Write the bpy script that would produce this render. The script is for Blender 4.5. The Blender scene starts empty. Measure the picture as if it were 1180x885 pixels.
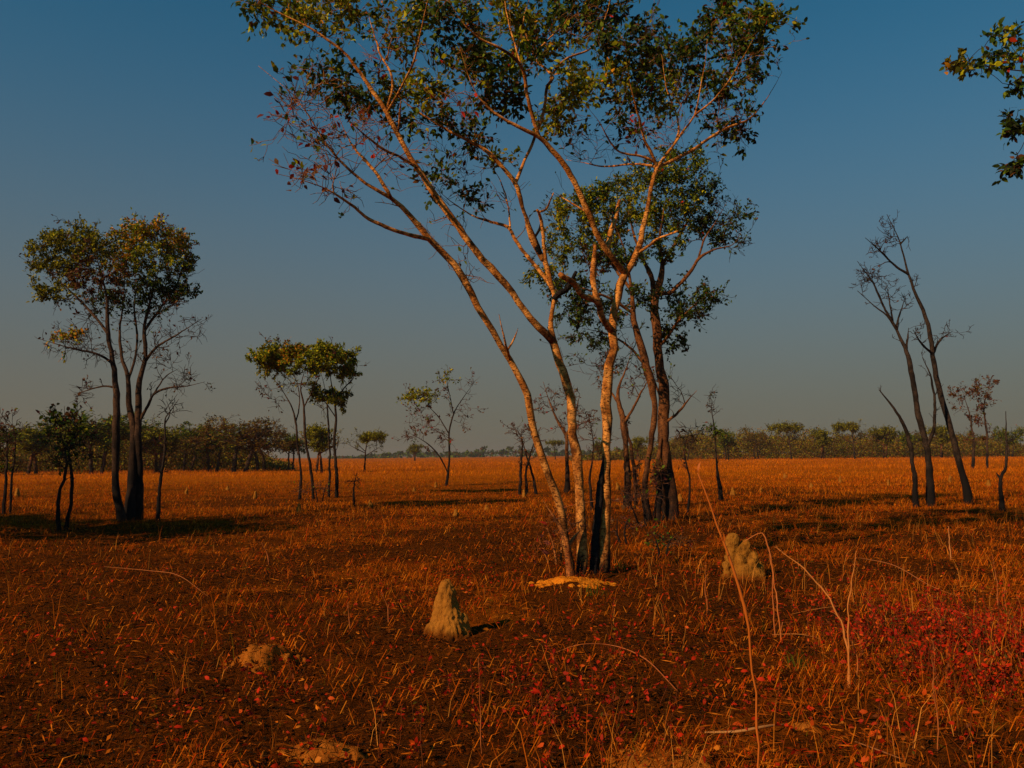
import bpy, math, random
import numpy as np
from mathutils import Matrix, Vector, noise as mnoise

rng = np.random.default_rng(7)
random.seed(7)
S = bpy.context.scene
COL = S.collection
R = math.radians

# ------------------------------------------------------------------ camera
F, CX, CY, CAMH = 1000.0, 590.0, 442.5, 1.6
PITCH, ROLL = math.atan((525 - CY) / F), R(0.55)
CAM_M = (Matrix.Rotation(R(90) + PITCH, 3, 'X') @ Matrix.Rotation(-ROLL, 3, 'Z'))
CAM_R = np.array(CAM_M)
CAM_P = np.array((0, 0, CAMH))

def ray(px, py):
    return CAM_R @ np.array(((px - CX) / F, -(py - CY) / F, -1.0))

def at(px, py, Y):
    r = ray(px, py)
    return CAM_P + r * (Y / r[1])

def ground_at(px, py):
    r = ray(px, py)
    p = CAM_P + r * (-CAMH / r[2])
    return p[0], p[1]

# ------------------------------------------------------------------ numpy noise
_perm = np.random.default_rng(3).random((256, 256))
def vnoise(x, y, scale, off=0.0):
    x = np.asarray(x, float) / scale + 100.3 + off
    y = np.asarray(y, float) / scale + 57.7 + off * 1.7
    xi, yi = np.floor(x).astype(int), np.floor(y).astype(int)
    fx, fy = x - xi, y - yi
    fx, fy = fx * fx * (3 - 2 * fx), fy * fy * (3 - 2 * fy)
    g = lambda a, b: _perm[a & 255, b & 255]
    a = g(xi, yi) * (1 - fx) + g(xi + 1, yi) * fx
    b = g(xi, yi + 1) * (1 - fx) + g(xi + 1, yi + 1) * fx
    return a * (1 - fy) + b * fy

def gz(x, y):
    x = np.asarray(x, float); y = np.asarray(y, float)
    d = np.sqrt(x * x + y * y)
    near = np.clip((45 - d) / 35, 0, 1)
    z = (vnoise(x, y, 9.0) - .5) * 0.10
    z = z + ((vnoise(x, y, 1.3, 3) - .5) * 0.075 + (vnoise(x, y, .42, 9) - .5) * .06 + (vnoise(x, y, .16, 5) - .5) * .035 + (vnoise(x, y, .07, 6) - .5) * .014) * near
    for (hx, hy, wx, wy, hh, sd_) in HEAPS:
        m_ = (np.abs(x - hx) < wx * 1.6) & (np.abs(y - hy) < wy * 1.6)
        if np.any(m_):
            z = z + np.where(m_, hh * smooth(1.05, .1, heap_r(x, y, hx, hy, wx, wy, sd_)) * (.85 + .3 * vnoise(x, y, .12, sd_ + 1)), 0)
    return z

def burn_and_shade(x, y):
    """where the last fire left black ground, plus painted shadow spots of the tall tree"""
    x = np.asarray(x, float); y = np.asarray(y, float)
    f = .45 * vnoise(x, y, 4.2, 91) + .33 * vnoise(x, y, 1.5, 92) + .22 * vnoise(x, y, .5, 93)
    d = np.sqrt(x * x + y * y)
    f = f + .07 * (1 - smooth(-3, 5, x - .08 * y)) + .05 * smooth(5, 9, d) * (1 - smooth(22, 40, d)) - .22 * smooth(26, 60, d)
    for (bx, by, br) in ((2.2, 14.2, .7), (2.7, 13.6, .6), (3.5, 15.4, .8), (4.4, 17.6, 1.1), (1.9, 12.6, .5)):  # the tall tree's crown shadow, painted as dark spots into the ground mask
        f = f + .22 * np.exp(-((x - bx) ** 2 + (y - by) ** 2) / (br * br))
    return smooth(.475, .64, f)

HEAPS = []
def heap_r(x, y, hx, hy, wx, wy, sd_):
    return np.sqrt(((x - hx) / wx) ** 2 + ((y - hy) / wy) ** 2) + (vnoise(x, y, .25, sd_) - .5) * .7 + (vnoise(x, y, .07, sd_ + 3) - .5) * .3

def smooth(a, b, v):
    t = np.clip((v - a) / (b - a), 0, 1)
    return t * t * (3 - 2 * t)

# ------------------------------------------------------------------ materials
def new_mat(name):
    m = bpy.data.materials.new(name); m.use_nodes = True
    nt = m.node_tree
    for n in list(nt.nodes): nt.nodes.remove(n)
    return m, nt

def N(nt, typ, **kw):
    n = nt.nodes.new(typ)
    for k, v in kw.items():
        if k in n.inputs.keys(): n.inputs[k].default_value = v
        else: setattr(n, k, v)
    return n

def mixc(nt, fac, a, b, blend='MIX'):
    n = nt.nodes.new('ShaderNodeMix'); n.data_type = 'RGBA'; n.blend_type = blend
    for i, v in ((0, fac), (6, a), (7, b)):
        if hasattr(v, 'links'): nt.links.new(v, n.inputs[i])
        elif isinstance(v, (tuple, list)): n.inputs[i].default_value = (*v[:3], 1)
        else: n.inputs[i].default_value = v
    return n.outputs[2]

def ramp(nt, src, lo, hi):
    n = nt.nodes.new('ShaderNodeMapRange'); n.interpolation_type = 'SMOOTHSTEP'
    nt.links.new(src, n.inputs[0]); n.inputs[1].default_value = lo; n.inputs[2].default_value = hi
    return n.outputs[0]

def noise_n(nt, co, scale, detail=4, rough=.55):
    n = N(nt, 'ShaderNodeTexNoise', Scale=scale, Detail=detail, Roughness=rough)
    nt.links.new(co, n.inputs['Vector'])
    return n.outputs['Fac']

def scale_co(nt, co, v):
    n = nt.nodes.new('ShaderNodeVectorMath'); n.operation = 'MULTIPLY'
    nt.links.new(co, n.inputs[0]); n.inputs[1].default_value = v
    return n.outputs[0]

def math_n(nt, op, a, b):
    n = nt.nodes.new('ShaderNodeMath'); n.operation = op
    for i, v in enumerate((a, b)):
        if hasattr(v, 'links'): nt.links.new(v, n.inputs[i])
        else: n.inputs[i].default_value = v
    return n.outputs[0]

def finish(nt, color, rough=.9, spec=.15, bump=None, bump_d=.01, bump_s=.6):
    b = N(nt, 'ShaderNodeBsdfPrincipled', Roughness=rough)
    b.inputs['Specular IOR Level'].default_value = spec
    nt.links.new(color, b.inputs['Base Color'])
    if bump is not None:
        bn = N(nt, 'ShaderNodeBump', Strength=bump_s, Distance=bump_d)
        nt.links.new(bump, bn.inputs['Height']); nt.links.new(bn.outputs[0], b.inputs['Normal'])
    o = nt.nodes.new('ShaderNodeOutputMaterial'); nt.links.new(b.outputs[0], o.inputs[0])
    return b

def bark(name, pale, mid, dark, char_lo, char_hi, scale=9.0, charcol=(.012, .011, .012)):
    m, nt = new_mat(name)
    co = N(nt, 'ShaderNodeTexCoord').outputs['Object']
    n1 = noise_n(nt, scale_co(nt, co, (1, 1, .45)), scale, 5)
    n2 = noise_n(nt, scale_co(nt, co, (1, 1, 2.2)), scale * 2.6, 5, .65)
    n3 = noise_n(nt, co, 1.3, 3)
    c = mixc(nt, ramp(nt, n1, .38, .62), mid, pale)
    c = mixc(nt, ramp(nt, n2, .50, .62), c, dark)
    n5 = noise_n(nt, scale_co(nt, co, (1, 1, .7)), scale * .42, 5, .7)
    c = mixc(nt, math_n(nt, 'MULTIPLY', ramp(nt, n5, .50, .62), .9), c, dark)
    n6 = noise_n(nt, scale_co(nt, co, (1, 1, 3.0)), scale * 6, 3, .6)
    c = mixc(nt, math_n(nt, 'MULTIPLY', ramp(nt, n6, .58, .68), .35), c, dark)
    sep = nt.nodes.new('ShaderNodeSeparateXYZ'); nt.links.new(co, sep.inputs[0])
    zz = math_n(nt, 'ADD', sep.outputs[2], math_n(nt, 'MULTIPLY', math_n(nt, 'SUBTRACT', n3, .5), (char_hi - char_lo) * 2.5 + .3))
    zz = math_n(nt, 'ADD', zz, math_n(nt, 'MULTIPLY', math_n(nt, 'SUBTRACT', n1, .5), .9))
    k = ramp(nt, zz, char_lo, char_hi)
    c = mixc(nt, k, charcol, c)
    finish(nt, c, .92, .04, n2, .025, 1.0)
    return m

def vcol_mat(name, rough=.75, spec=.2, transl=0.0):
    m, nt = new_mat(name)
    a = N(nt, 'ShaderNodeAttribute', attribute_name='col').outputs['Color']
    b = N(nt, 'ShaderNodeBsdfPrincipled', Roughness=rough)
    b.inputs['Specular IOR Level'].default_value = spec
    nt.links.new(a, b.inputs['Base Color'])
    o = nt.nodes.new('ShaderNodeOutputMaterial')
    if transl:
        t = nt.nodes.new('ShaderNodeBsdfTranslucent'); nt.links.new(a, t.inputs[0])
        mx = N(nt, 'ShaderNodeMixShader'); mx.inputs[0].default_value = transl
        nt.links.new(b.outputs[0], mx.inputs[1]); nt.links.new(t.outputs[0], mx.inputs[2])
        nt.links.new(mx.outputs[0], o.inputs[0])
    else:
        nt.links.new(b.outputs[0], o.inputs[0])
    return m

M_PALE = bark('bark_pale', (.74, .34, .085), (.36, .130, .026), (.075, .028, .010), -.1, .4)
M_ORANGE = bark('bark_orange', (.50, .19, .05), (.30, .10, .03), (.08, .035, .018), -.3, .1)
M_CHAR = bark('bark_charred', (.03, .026, .026), (.016, .015, .017), (.008, .008, .01), -2, -1)
M_STEM = bark('bark_half_charred', (.25, .105, .038), (.14, .056, .022), (.04, .02, .012), -.4, 3.2)
M_DARK = bark('bark_dark', (.10, .06, .04), (.06, .037, .028), (.025, .018, .016), -.5, 3.6)
M_DEAD = bark('bark_dead', (.060, .042, .034), (.034, .026, .023), (.015, .013, .013), .4, 2.0)
M_TWIG = bark('bark_twig', (.16, .075, .045), (.10, .045, .03), (.05, .025, .02), -9, -8, 14)
M_TWIGO = bark('bark_twig_orange', (.42, .14, .035), (.28, .085, .022), (.12, .04, .015), -9, -8, 14)
M_TWIGP = bark('bark_twig_pale', (.42, .19, .065), (.26, .11, .04), (.09, .04, .02), -9, -8, 14)
M_TWIGD = bark('bark_twig_dark', (.07, .04, .03), (.045, .027, .022), (.025, .017, .015), -9, -8, 14)
M_LEAF = vcol_mat('leaf', .65, .15, .30)
M_GRASS = vcol_mat('dry_grass', .9, .02, .2)

# ------------------------------------------------------------------ mesh building
class MB:
    def __init__(s): s.v = []; s.q = []; s.t = []; s.c = []; s.n = 0; s.qm = []; s.tm = []
    def add(s, v, q=None, t=None, c=None, m=0):
        v = np.asarray(v, float).reshape(-1, 3)
        if q is not None and len(q):
            q = np.asarray(q, int) + s.n; s.q.append(q); s.qm.append(np.full(len(q), m))
        if t is not None and len(t):
            t = np.asarray(t, int) + s.n; s.t.append(t); s.tm.append(np.full(len(t), m))
        s.v.append(v); s.n += len(v)
        s.c.append(np.broadcast_to(np.asarray(c if c is not None else (.5, .5, .5), float), (len(v), 3)))
    def build(s, name, mats, parent=None, loc=(0, 0, 0), origin=None, smooth_=True):
        me = bpy.data.meshes.new(name)
        v = np.concatenate(s.v)
        if origin is not None: v = v - np.asarray(origin)
        q = np.concatenate(s.q) if s.q else np.zeros((0, 4), int)
        t = np.concatenate(s.t) if s.t else np.zeros((0, 3), int)
        me.vertices.add(len(v)); me.vertices.foreach_set('co', v.astype(np.float32).ravel())
        loops = np.concatenate([q.ravel(), t.ravel()])
        me.loops.add(len(loops)); me.loops.foreach_set('vertex_index', loops.astype(np.int32))
        tot = np.concatenate([np.full(len(q), 4), np.full(len(t), 3)])
        st = np.concatenate([[0], np.cumsum(tot)[:-1]])
        me.polygons.add(len(tot)); me.polygons.foreach_set('loop_start', st.astype(np.int32))
        mi = np.concatenate(s.qm + s.tm).astype(np.int32)
        me.polygons.foreach_set('material_index', mi)
        me.polygons.foreach_set('use_smooth', np.full(len(tot), smooth_))
        ca = me.color_attributes.new('col', 'FLOAT_COLOR', 'POINT')
        cc = np.ones((len(v), 4), np.float32); cc[:, :3] = np.concatenate(s.c)
        ca.data.foreach_set('color', cc.ravel())
        for m in (mats if isinstance(mats, (list, tuple)) else [mats]): me.materials.append(m)
        me.update(calc_edges=True); me.validate()
        o = bpy.data.objects.new(name, me); COL.objects.link(o)
        o.location = loc
        if parent: o.parent = parent
        return o

def tag(o, label=None, cat=None, group=None, kind=None):
    if label: o['label'] = label
    if cat: o['category'] = cat
    if group: o['group'] = group
    if kind: o['kind'] = kind
    return o

def empty(name, loc, label, cat, group=None):
    o = bpy.data.objects.new(name, None); COL.objects.link(o); o.location = loc
    o.empty_display_size = .3
    return tag(o, label, cat, group)

def tube(mb, P, rad, k=8, m=0, c=None, flat_end=False, cap0=False):
    P = np.asarray(P, float); n = len(P); rad = np.asarray(rad, float)
    T = np.gradient(P, axis=0); T /= np.linalg.norm(T, axis=1)[:, None] + 1e-9
    ref = np.array((1., 0, 0)) if abs(T[0][0]) < .8 else np.array((0, 1., 0))
    U = np.zeros_like(P)
    u = ref - T[0] * ref.dot(T[0])
    for i in range(n):
        u = u - T[i] * u.dot(T[i]); u /= np.linalg.norm(u) + 1e-9; U[i] = u
    V = np.cross(T, U)
    a = np.arange(k) * 2 * math.pi / k
    ring = P[:, None, :] + rad[:, None, None] * (np.cos(a)[None, :, None] * U[:, None, :] + np.sin(a)[None, :, None] * V[:, None, :])
    verts = np.concatenate([ring.reshape(-1, 3), P[-1:] + T[-1:] * (0 if flat_end else rad[-1])])
    i = np.arange(n - 1)[:, None] * k; j = np.arange(k)[None, :]; j2 = (j + 1) % k
    q = np.stack([i + j, i + j2, i + k + j2, i + k + j], -1).reshape(-1, 4)
    b = (n - 1) * k
    t = np.stack([b + np.arange(k), b + (np.arange(k) + 1) % k, np.full(k, n * k)], -1)
    if cap0:
        t0 = np.stack([(np.arange(k) + 1) % k, np.arange(k), np.full(k, n * k + 1)], -1)
        verts = np.concatenate([verts, P[:1] - T[:1] * rad[0] * .6]); t = np.concatenate([t, t0])
    mb.add(verts, q, t, c, m)

def catmull(P, step):
    P = np.asarray(P, float)
    Q = np.concatenate([2 * P[:1] - P[1:2], P, 2 * P[-1:] - P[-2:-1]])
    out = []
    for i in range(1, len(Q) - 2):
        p0, p1, p2, p3 = Q[i - 1:i + 3]
        n = max(1, int(np.linalg.norm((p2 - p1)[:3]) / step))
        for t in np.arange(n) / n:
            out.append(.5 * (2 * p1 + (p2 - p0) * t + (2 * p0 - 5 * p1 + 4 * p2 - p3) * t * t + (3 * p1 - p0 - 3 * p2 + p3) * t ** 3))
    out.append(P[-1])
    return np.array(out)

def unit(v): return v / (np.linalg.norm(v, axis=-1, keepdims=True) + 1e-9)

def leaves(mb, pos, direc, size, cols, wid=.5, simple=False, m=0):
    n = len(pos)
    if n == 0: return
    d = unit(direc)
    r = unit(rng.normal(size=(n, 3)) + np.array((0, 0, .9)))
    s = unit(np.cross(r, d)); nn = np.cross(d, s)
    L = np.asarray(size).reshape(n, 1)
    if simple:
        tpl = np.array([(0, 0, 0), (.5, -.5, .06), (1, 0, 0), (.5, .5, .06)])
    else:
        tpl = np.array([(0, 0, 0), (.33, -.5, .09), (.33, .5, .09), (.72, -.36, .05), (.72, .36, .05), (1, 0, -.10)])
    k = len(tpl)
    V = pos[:, None, :] + L[:, None] * (tpl[None, :, :1] * d[:, None] + tpl[None, :, 1:2] * wid * s[:, None] + tpl[None, :, 2:] * nn[:, None])
    b = np.arange(n)[:, None] * k
    C = np.repeat(cols, k, axis=0)
    if simple:
        mb.add(V, b + np.array([[0, 1, 2, 3]]), None, C, m)
    else:
        mb.add(V, b + np.array([[1, 3, 4, 2]]), np.concatenate([b + np.array([[0, 1, 2]]), b + np.array([[3, 5, 4]])]), C, m)

G_DK, G_MD, G_YL = (.026, .055, .006), (.075, .115, .005), (.25, .245, .004)
ORG, RED, BRN, PUR = (.38, .165, .005), (.26, .018, .006), (.085, .036, .010), (.085, .022, .018)
PAL = {
    'green': ([G_DK, G_MD, G_YL, BRN, RED], [.38, .38, .20, .025, .015]),
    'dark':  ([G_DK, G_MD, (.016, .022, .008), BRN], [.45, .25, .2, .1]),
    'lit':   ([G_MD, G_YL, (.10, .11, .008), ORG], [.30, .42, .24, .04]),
    'orange': ([ORG, G_YL, G_MD, BRN], [.35, .3, .25, .1]),
    'red':   ([RED, PUR, BRN, (.28, .02, .012)], [.35, .35, .15, .15]),
    'brown': ([BRN, PUR, (.10, .05, .02), G_MD], [.4, .2, .3, .1]),
    'dry': ([(.10, .062, .010), (.14, .095, .010), BRN, (.11, .105, .006)], [.35, .25, .25, .15]),
    'mixed': ([(.15, .085, .010), (.14, .125, .006), BRN, (.18, .17, .006), (.04, .05, .007)], [.28, .22, .2, .1, .2]),
    'olive': ([(.090, .090, .006), (.16, .15, .005), G_YL, (.035, .05, .007)], [.35, .25, .2, .2]),
}
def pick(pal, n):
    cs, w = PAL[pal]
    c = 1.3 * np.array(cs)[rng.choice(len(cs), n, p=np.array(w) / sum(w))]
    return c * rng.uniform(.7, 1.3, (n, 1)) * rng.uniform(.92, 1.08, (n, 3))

class Tree:
    """Skeleton in world metres: limbs, then twigs grown to tips, leaves around the twig ends."""
    def __init__(s, unit_px, leaf=.085, twig_min=.0035, simple=False):
        s.u = unit_px; s.leaf = leaf; s.tmin = twig_min; s.simple = simple
        s.nodes = np.zeros((60000, 3)); s.nr = np.zeros(60000); s.nd = np.zeros((60000, 3)); s.nn = 0
        s.twigs = MB(); s.lv = MB(); s.tw_m = 0
    def seed(s, P, r):
        T = unit(np.gradient(P, axis=0)); k = len(P)
        s.nodes[s.nn:s.nn + k] = P; s.nr[s.nn:s.nn + k] = r; s.nd[s.nn:s.nn + k] = T; s.nn += k
    def limb(s, mb, pts, m=0, sprout=True, flat=False, knob=.10, sides=None, step=None):
        """pts: (x,y,z,r)"""
        pts = np.asarray(pts, float)
        L = np.linalg.norm(np.diff(pts[:, :3], axis=0), axis=1).sum()
        Q = catmull(pts, step or max(.05, L / 50))
        r = np.maximum(Q[:, 3], s.tmin)
        n = len(Q)
        w = np.convolve(rng.normal(size=n + 4), np.ones(3) / 3, 'same')[2:-2]
        P = Q[:, :3].copy()
        if n > 5:
            env = np.sin(np.linspace(0, math.pi, n))[:, None] ** .5
            k = max(3, n // 9)
            w3 = np.stack([np.convolve(rng.normal(size=n + 4 * k), np.ones(k) / math.sqrt(k), 'same')[2 * k:-2 * k] for _ in range(3)], 1)
            P += w3 * np.array((1, 1, .35)) * (r[:, None] * .16 + .0011 * L) * env
        if not flat:
            r = np.maximum(r * (1 - .55 * smooth(.55, 1.0, np.linspace(0, 1, n))), s.tmin * .8)
        tube(mb, P, r * (1 + knob * w), sides or (12 if r.max() > 4 * s.u else 7 if r.max() > 1.2 * s.u else 5), m, flat_end=flat, cap0=True)
        if sprout:
            k = slice(n // 4, None) if sprout is True else slice(int(n * sprout), None)
            s.seed(P[k], r[k])
        return P
    def grow(s, tips, nleaf, pal, spread, rmax=.02, sub=3, curl=.10, sub_len=None):
        tips = np.asarray(tips, float)
        if not len(tips): return
        d0 = np.array([np.min(np.sum((s.nodes[:s.nn] - t) ** 2, 1)) for t in tips])
        for ti in np.argsort(d0):
            t = tips[ti]
            dv = t - s.nodes[:s.nn]
            d = np.linalg.norm(dv, axis=1) + 1e-6
            cost = d * (1 + .7 * np.clip(-dv[:, 2] / d, 0, 1) + .35 * (1 - np.sum(dv * s.nd[:s.nn], 1) / d))
            i = int(np.argmin(cost)); p0 = s.nodes[i]; D = d[i]
            if D < .02: continue
            dirp = s.nd[i]
            side = rng.normal(size=3) * .18 * D
            p1 = p0 + (dirp * .35 + unit(dv[i]) * .15) * D * .8 + side * .5
            p2 = t - (unit(dv[i]) * .25 + np.array((0, 0, .16))) * D * .8 + side
            n = 4 if D < 4 * spread * .3 else 7
            a = np.linspace(0, 1, n)[:, None]
            P = (1 - a) ** 3 * p0 + 3 * (1 - a) ** 2 * a * p1 + 3 * (1 - a) * a * a * p2 + a ** 3 * t
            P[1:-1] += rng.normal(size=(n - 2, 3)) * .035 * D
            r0 = min(s.nr[i] * .75, rmax, .005 + .011 * D + s.tmin)
            rad = np.linspace(max(r0, s.tmin), s.tmin, n)
            tube(s.twigs, P, rad, 5 if r0 > 1.2 * s.u else 4 if r0 > .6 * s.u else 3, s.tw_m)
            s.seed(P[1:], rad[1:])
            ends = [(P[-2], P[-1])]
            tw = unit(P[-1] - P[-2])
            for _ in range(sub):
                k = rng.integers(n // 2, n)
                dd = unit(unit(P[min(k, n - 1)] - P[k - 1]) + rng.normal(size=3) * .75 + np.array((0, 0, .12)))
                ll = (sub_len or spread) * rng.uniform(.5, 1.15)
                q0 = P[k]; q2 = q0 + dd * ll; q1 = q0 + dd * ll * .5 + rng.normal(size=3) * ll * .10
                tube(s.twigs, [q0, q1, q2], [s.tmin * 1.15, s.tmin, s.tmin * .7], 3, s.tw_m)
                ends.append((q0, q2))
            nl = nleaf if isinstance(nleaf, int) else rng.integers(nleaf[0], nleaf[1] + 1)
            if nl:
                e = rng.integers(0, len(ends), nl)
                A = np.array([ends[x][0] for x in e]); B = np.array([ends[x][1] for x in e])
                f = rng.beta(2.2, 1.1, (nl, 1)) * 1.05
                pos = A + (B - A) * f + rng.normal(size=(nl, 3)) * spread * .10
                dr = unit(B - A) * .55 + rng.normal(size=(nl, 3)) * .7 + np.array((0, 0, -.18))
                c = pick(pal, nl) * rng.uniform(.75, 1.25)
                leaves(s.lv, pos, dr, s.leaf * rng.uniform(.65, 1.25, nl), c, .52, s.simple)

def _fringe(s, n, L, rmax_px=3.0, pal='brown', nleaf=(0, 0), zmin=-9, lo=.0):
    ok = np.nonzero((s.nr[:s.nn] < rmax_px * s.u) & (s.nodes[:s.nn, 2] > zmin))[0]
    if not len(ok): return
    lp, ld = [], []
    def twig(p, d, l, r, lev):
        m_ = 5
        pts = [p]; q = p; dd = d
        for i in range(m_ - 1):
            dd = unit(dd + rng.normal(size=3) * .26 + np.array((0, 0, .07)))
            q = q + dd * l / (m_ - 1); pts.append(q)
        tube(s.twigs, pts, np.linspace(r, s.tmin * .7, m_), 4 if lev == 2 and r > s.tmin * 2 else 3, s.tw_m)
        lp.append((pts[-2], pts[-1]))
        if lev > 0:
            for _ in range(rng.integers(2, 5)):
                i = rng.integers(1, m_)
                nd = unit(unit(pts[i] - pts[i - 1]) + unit(rng.normal(size=3)) * .75)
                twig(pts[i], nd, l * rng.uniform(.35, .65), max(r * .6, s.tmin), lev - 1)
    for i in rng.choice(ok, n):
        side = unit(np.cross(s.nd[i], rng.normal(size=3)))
        d = unit(s.nd[i] * rng.uniform(.2, .9) + side + np.array((0, 0, .25)))
        twig(s.nodes[i], d, L * rng.uniform(.45, 1.2), min(s.nr[i] * .6, s.tmin * 2.4), 2 if rng.random() < .6 else 1)
    if nleaf[1]:
        A = np.array([a for a, b in lp]); B = np.array([b for a, b in lp])
        k = rng.integers(nleaf[0], nleaf[1] + 1, len(A)); ix = np.repeat(np.arange(len(A)), k); nl = len(ix)
        if nl:
            pos = A[ix] + (B[ix] - A[ix]) * rng.uniform(.2, 1.1, (nl, 1))
            leaves(s.lv, pos, unit(B[ix] - A[ix]) * .6 + rng.normal(size=(nl, 3)) * .7, s.leaf * rng.uniform(.6, 1.2, nl), pick(pal, nl), .52, s.simple)
Tree.fringe = _fringe

def ellipsoid(n, c, r):
    v = unit(rng.normal(size=(n, 3))) * rng.random((n, 1)) ** .42
    return np.asarray(c) + v * np.asarray(r)

# ------------------------------------------------------------------ traced trees
def place(px, py):
    x, y = ground_at(px, py)
    return np.array((x, y, float(gz(x, y))))

class PixTree(Tree):
    def __init__(s, bx, by, rf=.68, **kw):
        s.rf = rf
        s.o = place(bx, by); s.Y = s.o[1]
        Tree.__init__(s, s.Y / F, **kw)
        s.npx = []
    def W(s, px, py, dy): return at(px, py, s.Y + dy)
    def trace(s, mb, pts, dy0=0., dy1=0., m=0, root=False, **kw):
        """pts: (px,py,r_px)"""
        n = len(pts); out = []
        for i, (x, y, r) in enumerate(pts):
            dy = dy0 + (dy1 - dy0) * i / (n - 1)
            p = s.W(x, y, dy)
            out.append((*p, r * s.u * s.rf))
        if root:
            p = np.array(out[0]); b = p.copy(); b[2] = gz(p[0], p[1]) - .06; b[3] *= 1.3
            mid = p.copy()
            if p[2] - b[2] < .12: out[0] = tuple(b)
            else: out.insert(0, tuple(b))
        elif s.npx:
            A = np.array(s.npx); p = np.array(out[0])
            dd = np.linalg.norm(A[:, :3] - p[:3], axis=1); i = int(np.argmin(dd))
            if dd[i] < .45:
                out[0] = (*A[i, :3], min(p[3], A[i, 3] * .92))
        P = s.limb(mb, out, m, **kw)
        rr = np.interp(np.linspace(0, 1, len(P)), np.linspace(0, 1, len(out)), [o_[3] for o_ in out])
        for p, r_ in zip(P, rr): s.npx.append((*p, r_))
        return P
    def cluster(s, px, py, rx, ry, ntips, nleaf, pal='green', dy=None, spread=.22, rz=None, back=0., **kw):
        if dy is None:
            A = np.array(s.npx)
            t = at(px, py, s.Y)
            i = np.argmin((A[:, 0] - t[0]) ** 2 + (A[:, 2] - t[2]) ** 2)
            dy = (A[i, 1] - s.Y) * 1.0 + rng.normal() * .3 + back
        c = s.W(px, py, dy)
        k = (s.Y + dy) / F
        rr = (rx * k, rz if rz else max(rx, ry) * k * .8, ry * k)
        s.grow(ellipsoid(ntips, c, rr), nleaf, pal, spread, **kw)
    def finish(s, name, label, cat, trunks, twig_mat, group=None, leaf_part='crown'):
        e = empty(name, s.o, label, cat, group)
        for nm, mb, mats, lab in trunks:
            o = mb.build(nm, mats, e, origin=s.o)
            if lab: o['label'] = lab
        if s.twigs.n: s.twigs.build('twig_sprays', twig_mat, e, origin=s.o)
        if s.lv.n: s.lv.build(leaf_part, M_LEAF, e, origin=s.o)
        return e

HEAP_SPECS = [
    (666, 676, .56, .36, .07, 'bright orange sandy heap around the foot of the tall pale-stemmed tree', 61, 'sand'),
    (312, 762, .27, .30, .16, 'rounded earthen hump with dry grass, up the slope from the pointed mound', 65, 'clay'),
    (372, 868, .36, .20, .05, 'flat sandy patch at the near edge below the earthen hump', 68, 'clay'),
    (750, 872, .42, .18, .05, 'flat sandy patch at the near edge between pointed mound and fallen stick', 71, 'clay'),
    (930, 834, .09, .07, .025, 'little yellow sandy crumb at the end of the fallen stick', 74, 'clay')]
for (px, py, wx, wy, hh, lab, sd_, mt_) in HEAP_SPECS:
    x_, y_ = ground_at(px, py); HEAPS.append((x_, y_, wx, wy, hh, sd_))

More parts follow.
